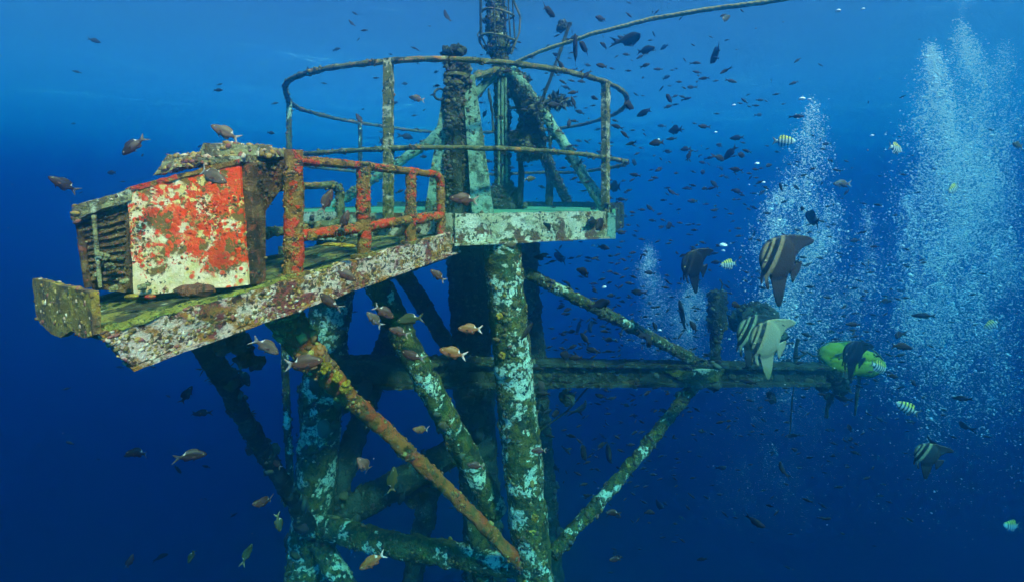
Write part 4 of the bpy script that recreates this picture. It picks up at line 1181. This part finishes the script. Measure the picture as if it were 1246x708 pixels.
# near fish, each one seen
near_fish = [
    ('chromis_grey', 258, 215, 1.35, 44, -24, False, 0, 'silvery fish crossing in front of the red panel'),
    ('chromis_grey', 273, 161, 1.5, 36, 28, True, 15, 'grey-pink fish hovering just over the cabinet hood'),
    ('chromis_dark', 161, 178, 1.6, 32, -50, True, 20, 'dark fish diving above the cabinet, with a forked tail'),
    ('chromis_dark', 76, 224, 1.8, 24, 35, True, 45, 'dark fish at the far left beyond the cabinet'),
    ('chromis_orange', 571, 400, 1.7, 43, 4, True, 5, 'orange-pink fish in front of the front leg, upper of two'),
    ('chromis_orange', 550, 429, 1.6, 46, 16, True, 5, 'orange-pink fish beside the front leg, lower of two, with white tail'),
    ('chromis', 563, 243, 2.0, 38, 6, True, 5, 'red-brown fish at the foot of the turquoise flange'),
    ('chromis', 421, 335, 1.6, 34, -30, False, 12, 'brown fish in front of the edge beam under the second post'),
    ('chromis', 399, 367, 1.6, 36, 38, True, -20, 'pink-brown fish just under the walkway beam'),
    ('chromis_grey', 325, 421, 1.55, 40, -40, False, 15, 'olive-grey fish below the walkway left of the rusty brace'),
    ('chromis', 372, 441, 1.5, 48, 3, False, 15, 'brown fish passing in front of the thick end of the rusty brace'),
    ('chromis_grey', 443, 566, 1.6, 34, 55, True, 40, 'pale-tailed fish turning below the rusty brace'),
    ('chromis_orange', 452, 683, 1.9, 36, -25, True, 10, 'orange fish near the bottom edge beside the lower brace'),
    ('green_fish', 478, 582, 2.1, 34, 84, False, 30, 'slim green fish hanging nose-up beside the rusty brace'),
    ('chromis', 468, 380, 2.0, 30, -35, False, 25, 'brown fish among the dark braces, nearest the walkway'),
    ('chromis', 484, 403, 2.1, 32, 25, True, 30, 'reddish fish in the huddle behind the pale brace'),
    ('green_fish', 498, 388, 2.1, 34, -8, True, 10, 'greenish fish with pale tail in the huddle under the walkway'),
    ('chromis', 500, 433, 2.0, 30, 18, True, -20, 'brown fish resting against the top of the pale brace'),
    ('chromis_grey', 455, 388, 2.2, 28, 48, True, 20, 'grey fish at the left of the huddle under the walkway'),
    ('chromis', 532, 335, 2.2, 28, 40, True, 10, 'brown fish close under the deck corner'),
    ('chromis', 578, 566, 2.4, 26, 14, True, 10, 'small red-brown fish in front of the pale brace'),
    ('chromis_orange', 512, 523, 2.6, 22, 20, True, 25, 'small orange fish in the blue gap between two braces'),
    ('chromis', 655, 548, 2.6, 22, 4, True, 10, 'small brown fish at the right edge of the front leg'),
    ('chromis_dark', 167, 550, 2.0, 38, 3, True, 10, 'dark fish at lower left, larger of a pair'),
    ('chromis_dark', 234, 553, 2.0, 34, -8, False, 20, 'dark fish at lower left with yellowish flank'),
    ('chromis_dark', 227, 480, 2.2, 26, 60, False, 30, 'dark steep-swimming fish left of the dark thin brace'),
    ('chromis_dark', 246, 502, 2.4, 20, 6, True, 40, 'small round dark fish left of the dark thin brace'),
    ('chromis_dark', 297, 459, 2.2, 28, -62, False, 15, 'dark fish diving beneath the hanging sponge'),
    ('chromis', 320, 611, 2.4, 22, 20, True, 50, 'brown fish left of the left leg base'),
    ('green_fish', 339, 637, 2.6, 24, -80, False, 30, 'green fish nose-down by the foot of the left leg'),
    ('chromis', 336, 563, 3.0, 16, 50, True, 30, 'tiny brown fish beside the thin vertical rod'),
    ('green_fish', 233, 676, 2.8, 20, -65, True, 30, 'green fish near the bottom edge at left'),
    ('green_fish', 301, 672, 2.8, 22, 60, False, 30, 'green fish near the bottom edge left of the left leg'),
    ('chromis_dark', 158, 683, 2.8, 20, 70, False, 40, 'dark fish near the bottom left corner'),
    ('chromis', 420, 268, 2.2, 22, 75, False, 40, 'brown fish beside the end of the far railing'),
    ('chromis', 398, 244, 2.3, 22, 65, False, 50, 'small brown fish above the walkway between the railings'),
    ('chromis_dark', 748, 680, 2.8, 22, 10, True, 20, 'brown fish near the bottom edge right of the tower'),
    ('chromis_dark', 745, 623, 3.0, 24, 5, True, 10, 'dark green fish just right of the lower stay'),
    ('green_fish', 645, 218, 3.4, 16, 10, False, 20, 'small green fish in front of the mast foot'),
    ('chromis_grey', 507, 120, 3.2, 20, 5, True, 20, 'greenish fish left of the column cap'),
    ('chromis_dark', 437, 145, 3.0, 14, 60, True, 30, 'small dark fish inside the railing ring, left side'),
    ('green_fish', 882, 23, 4.0, 20, 30, False, 20, 'pale green fish just under the mooring rope'),
    ('green_fish', 1238, 177, 3.2, 22, 10, True, 20, 'greenish fish cut by the right edge of the view'),
    ('chromis_grey', 1024, 224, 4.6, 24, 0, True, 0, 'pale silvery fish in open water between the bubble columns'),
]
for k, x, y, Y, px, hd, lf, yw, lab in near_fish:
    q = random.uniform(.70, .95) if y > 260 else .95
    k = k + random.choice(('', '_bend', '_turn'))
    put_fish(k, x, y, Y * (.92 + .1 * q), px * q, head=hd, left=lf, yaw=yw, name='reef_fish', label=lab, detail=px > 21)
# the dark school: 260 small fish that nothing tells apart
regions = [  # weight, x0, x1, y0, y1, mostly facing left?
    (.30, 655, 800, 300, 500), (.17, 760, 1000, 150, 300), (.14, 640, 860, 20, 160), (.14, 940, 1140, 350, 520), (.07, 640, 800, 160, 300),
    (.06, 660, 920, 500, 650), (.03, 380, 560, 60, 260), (.03, 560, 760, 90, 250), (.02, 60, 330, 90, 320), (.02, 120, 330, 440, 690), (.04, 800, 960, 340, 450), (.02, 420, 600, 330, 560), (.02, 800, 1040, 5, 120)]
fixed = [(266, 110, 14), (115, 50, 12), (330, 162, 13), (345, 218, 12), (543, 20, 12), (428, 29, 11), (410, 60, 10), (735, 55, 12), (870, 68, 11), (814, 275, 13), (838, 190, 13), (888, 187, 13), (902, 189, 14), (834, 182, 11), (925, 122, 11),
         (768, 175, 13), (755, 243, 14), (790, 253, 12), (700, 60, 12), (1040, 293, 12), (988, 266, 12), (1012, 196, 10), (604, 118, 10), (672, 128, 15), (697, 113, 16), (722, 119, 12), (920, 636, 20), (790, 622, 16), (710, 550, 15), (700, 435, 16), (688, 432, 18)]
rr = random.Random(11)
spots = [(x, y, px) for x, y, px in fixed]
tot = 0
while len(spots) < 298:
    q = rr.random(); acc = 0
    for g in regions:
        acc += g[0]
        if q < acc: break
    x = min(max(rr.gauss((g[1] + g[2]) / 2, (g[2] - g[1]) / 3.2), g[1] - 30), g[2] + 30)
    y = min(max(rr.gauss((g[3] + g[4]) / 2, (g[4] - g[3]) / 3.2), max(4, g[3] - 30)), g[4] + 30)
    px = min(17 if y < 300 else 20, max(7, rr.lognormvariate(2.38, .25)))
    if any((x - a) ** 2 + (y - b) ** 2 < 90 for a, b, _ in spots): continue
    spots.append((x, y, px))
for x, y, px in spots:
    Y = .095 * F / px * rr.uniform(.85, 1.15)
    inside = 545 < x < 660 or (x < 560 and y > 270)
    if y < 300 and x < 760: Y = max(Y, 3.0)
    kind = rr.choice(('school', 'school', 'school_slim', 'school_slim', 'school_a', 'school_b', 'school_c', 'school_d'))
    steep = rr.random()
    hd = rr.gauss(0, 12) if steep < .78 else rr.uniform(-75, 75)
    put_fish(kind, x, y, Y, px * rr.uniform(.9, 1.1), head=hd, left=rr.random() < .6, yaw=rr.gauss(0, 38), name='school_fish',
             label='one of the many small dark fish hovering in the loose school around the tower', group='small dark fish of the loose school', detail=False)
# the many still smaller ones farther off
V_, F_ = [], []
base = FM['school_slim']
bvv = np.array([v.co[:] for v in base.vertices]); base.calc_loop_triangles(); bff = np.array([t.vertices[:] for t in base.loop_triangles])
N = 1300
for k in range(N):
    if k % 5 < 3:
        g = regions[rr.choices(range(len(regions)), [q[0] for q in regions])[0]]
        x, y = rr.gauss((g[1] + g[2]) / 2, (g[2] - g[1]) / 2.2), rr.gauss((g[3] + g[4]) / 2, (g[4] - g[3]) / 2.2)
    else:
        x, y = rr.triangular(560, 1180, 760), rr.triangular(150, 690, 480)
    Y = rr.uniform(3.5, 5.6)
    if y < 3: continue
    Lf = .056 * rr.uniform(.7, 1.35)
    rot = np.array(Matrix.Rotation(R(rr.choice((0, 180)) + rr.gauss(0, 30)), 3, 'Z') @ Matrix.Rotation(R(rr.gauss(0, 18)), 3, 'Y'))
    V_.append((bvv * Lf) @ rot.T + np.array(P(x, y, Y))); F_.append(bff + sum(len(q) for q in V_[:-1]))
o = raw_mesh('distant_school', np.concatenate(V_), np.concatenate(F_), M['school'])
tag(o, 'distant haze of tiny dark fish scattered behind the tower', 'fish school', kind='stuff')

# ------------------------------------------------------------------ air bubbles
m, nt, bs = mat('silvery_air_bubble')
bs.inputs['Base Color'].default_value = (.95, .97, 1.0, 1); bs.inputs['Roughness'].default_value = .25; bs.inputs['Metallic'].default_value = .0
bs.inputs['Specular IOR Level'].default_value = 1.0
M['bubble'] = m
OCTA = (np.array([(1, 0, 0), (-1, 0, 0), (0, 1, 0), (0, -1, 0), (0, 0, 1), (0, 0, -1)], float),
        np.array([(0, 2, 4), (2, 1, 4), (1, 3, 4), (3, 0, 4), (2, 0, 5), (1, 2, 5), (3, 1, 5), (0, 3, 5)]))
def plume(label, parts):
    """bubbles streaming up: narrow at the head, widening and thinning out downwards, in wisps and clots"""
    Vs, Rs = [], []
    for (x0, y0, w0, x1, y1, w1, n, Y, rmin, rmax, pa, pb) in parts:
        n = int(n * 4.0)
        t = rng.beta(pa, pb, n)
        w = w0 + (w1 - w0) * t ** .8
        x = x0 + (x1 - x0) * t + rng.normal(size=n) * w * .5 + 7 * np.sin(t * 9 + x0) + 3 * np.sin(t * 31 + x0)
        y = y0 + (y1 - y0) * t + rng.normal(size=n) * 5
        YY = Y + rng.normal(size=n) * .35
        p = np.stack([(x - 623) / F * YY, YY, ZC + (HOR - y) / F * YY], 1)
        k = np.array([noise.noise(Vector((a * 4.5, b_ * 4.5, c_ * 1.6))) + .5 * noise.noise(Vector((a * 14, b_ * 14, c_ * 8))) for a, b_, c_ in p])
        p = p[rng.random(n) < np.clip(.36 + 1.7 * k, .03, 1)]
        Vs.append(p)
        rr_ = rmin + (rmax - rmin) * rng.random(len(p)) ** 4
        big = rng.random(len(p)) < .010
        Rs.append(np.where(big, rr_ * 2.4, rr_))
    c = np.concatenate(Vs); r = np.concatenate(Rs)
    sc = np.stack([r, r, r * (.6 + .4 * rng.random(len(r)))], 1)
    small = r < np.quantile(r, .86)
    V, Fc, off = [], [], 0
    for sel, (bv, bf) in ((small, OCTA), (~small, ICO1)):
        v = bv[None] * sc[sel][:, None, :] + c[sel][:, None, :]
        V.append(v.reshape(-1, 3)); Fc.append((bf[None] + (np.arange(sel.sum()) * len(bv))[:, None, None]).reshape(-1, 3) + off)
        off += sel.sum() * len(bv)
    V, Fc = np.concatenate(V), np.concatenate(Fc)
    o = raw_mesh('bubble_column', V.reshape(-1, 3), Fc.reshape(-1, 3), M['bubble'])
    tag(o, label, 'bubbles', 'columns of rising air bubbles', 'stuff')
plume('wide dense column of rising air bubbles at the far right', [
    (1142, 55, 6, 1150, 560, 120, 18000, 5.8, .003, .012, 1.5, 2.4), (1180, 28, 8, 1185, 560, 110, 15000, 6.1, .003, .011, 1.5, 2.4), (1214, 50, 12, 1225, 520, 90, 6500, 6.4, .003, .010, 1.5, 2.2),
    (1165, 200, 80, 1155, 680, 190, 9000, 6.3, .002, .008, 1.6, 2.4), (1110, 240, 12, 1118, 520, 50, 2600, 5.8, .003, .010, 1.3, 2.2)])
plume('column of air bubbles rising behind the largest batfish', [
    (981, 120, 6, 985, 460, 80, 6500, 5.6, .003, .011, 1.6, 1.9), (945, 232, 10, 935, 470, 60, 3600, 5.5, .003, .010, 1.4, 2.0), (1000, 240, 20, 960, 500, 70, 4000, 5.8, .003, .009, 1.5, 2.0), (965, 330, 70, 925, 660, 100, 6500, 6.3, .002, .006, 1.6, 2.0)])
plume('thin column of air bubbles between the two large ones', [(1055, 252, 6, 1040, 470, 34, 1700, 5.6, .002, .008, 1.3, 2.0)])
plume('faint column of air bubbles left of the dark batfish', [(795, 298, 6, 788, 430, 30, 2400, 6.0, .002, .006, 1.4, 2.0), (842, 345, 14, 822, 480, 60, 4200, 6.0, .002, .006, 1.4, 2.0)])
bub_me = bpy.data.meshes.new('bubble')
bub_me.from_pydata([tuple(v * np.array([1, 1, .45]) + np.array([0, 0, .2 * (v[0] ** 2 + v[1] ** 2) * -1])) for v in ICO2[0]], [], [tuple(map(int, f)) for f in ICO2[1]])
bub_me.materials.append(M['bubble']); bub_me.shade_smooth()
for x, y, px in ((880, 298, 13), (880, 305, 7), (948, 268, 6), (976, 120, 10), (985, 121, 6), (1061, 165, 6), (735, 349, 8), (722, 299, 7), (803, 401, 5), (980, 233, 5), (921, 199, 8), (871, 161, 5), (1020, 13, 8), (1050, 11, 6), (929, 222, 6), (1128, 170, 5), (801, 170, 5), (893, 128, 6)):
    o = bpy.data.objects.new('air_bubble', bub_me); col.objects.link(o)
    Y = 4.0; o.location = P(x, y, Y); s = px * .38 * Y / F; o.scale = (s, s, s); o.rotation_euler = (0, R(random.uniform(-15, 15)), 0)
    tag(o, 'single flattened air bubble drifting up through open water', 'bubble', 'single loose air bubbles')


# ------------------------------------------------------------------ drifting specks
n = 2600
YY = 1.4 + 5.5 * rng.random(n) ** .7
pp = np.stack([(rng.random(n) * 1246 - 623) / F * YY, YY, ZC + (HOR - rng.random(n) * 708) / F * YY], 1)
m, nt, bs = mat('pale_speck'); bs.inputs['Base Color'].default_value = (.22, .24, .22, 1); bs.inputs['Roughness'].default_value = .8
r_ = .0006 + .0014 * rng.random(n) ** 3
V = ICO1[0][None] * (r_[:, None, None] * (.5 + rng.random((n, 1, 3)))) + pp[:, None, :]
o = raw_mesh('suspended_specks', V.reshape(-1, 3), (ICO1[1][None] + (np.arange(n) * len(ICO1[0]))[:, None, None]).reshape(-1, 3), m)
tag(o, 'fine pale specks drifting everywhere in the water', 'specks', kind='stuff')

# ------------------------------------------------------------------ water
hz = MB()
hz.hexa([(-60, -14, -17), (60, -14, -17), (60, 45, -17), (-60, 45, -17), (-60, -14, 2.62), (60, -14, 2.62), (60, 45, 2.62), (-60, 45, 2.62)], res=1e6)
m = bpy.data.materials.new('clear_blue_water'); m.use_nodes = True
nt = m.node_tree; nt.nodes.remove(nt.nodes['Principled BSDF'])
pv = nt.nodes.new('ShaderNodeVolumePrincipled')
D = 0.4
SIG_S = (0.006, 0.052, 0.094); SIG_A = (0.28, 0.078, 0.029)
pv.inputs['Density'].default_value = D
cc = [s / D for s in SIG_S]
pv.inputs['Color'].default_value = (*cc, 1)
ac = [max(0.0, 1 - SIG_A[i] / (D * (1 - cc[i]))) ** 2 for i in range(3)]
pv.inputs['Absorption Color'].default_value = (*ac, 1)
pv.inputs['Anisotropy'].default_value = 0.90
nt.links.new(pv.outputs[0], nt.nodes['Material Output'].inputs['Volume'])
o = hz.build('haze', m, smooth=False)
tag(o, 'clear blue sea water filling the whole view', 'water', kind='stuff')
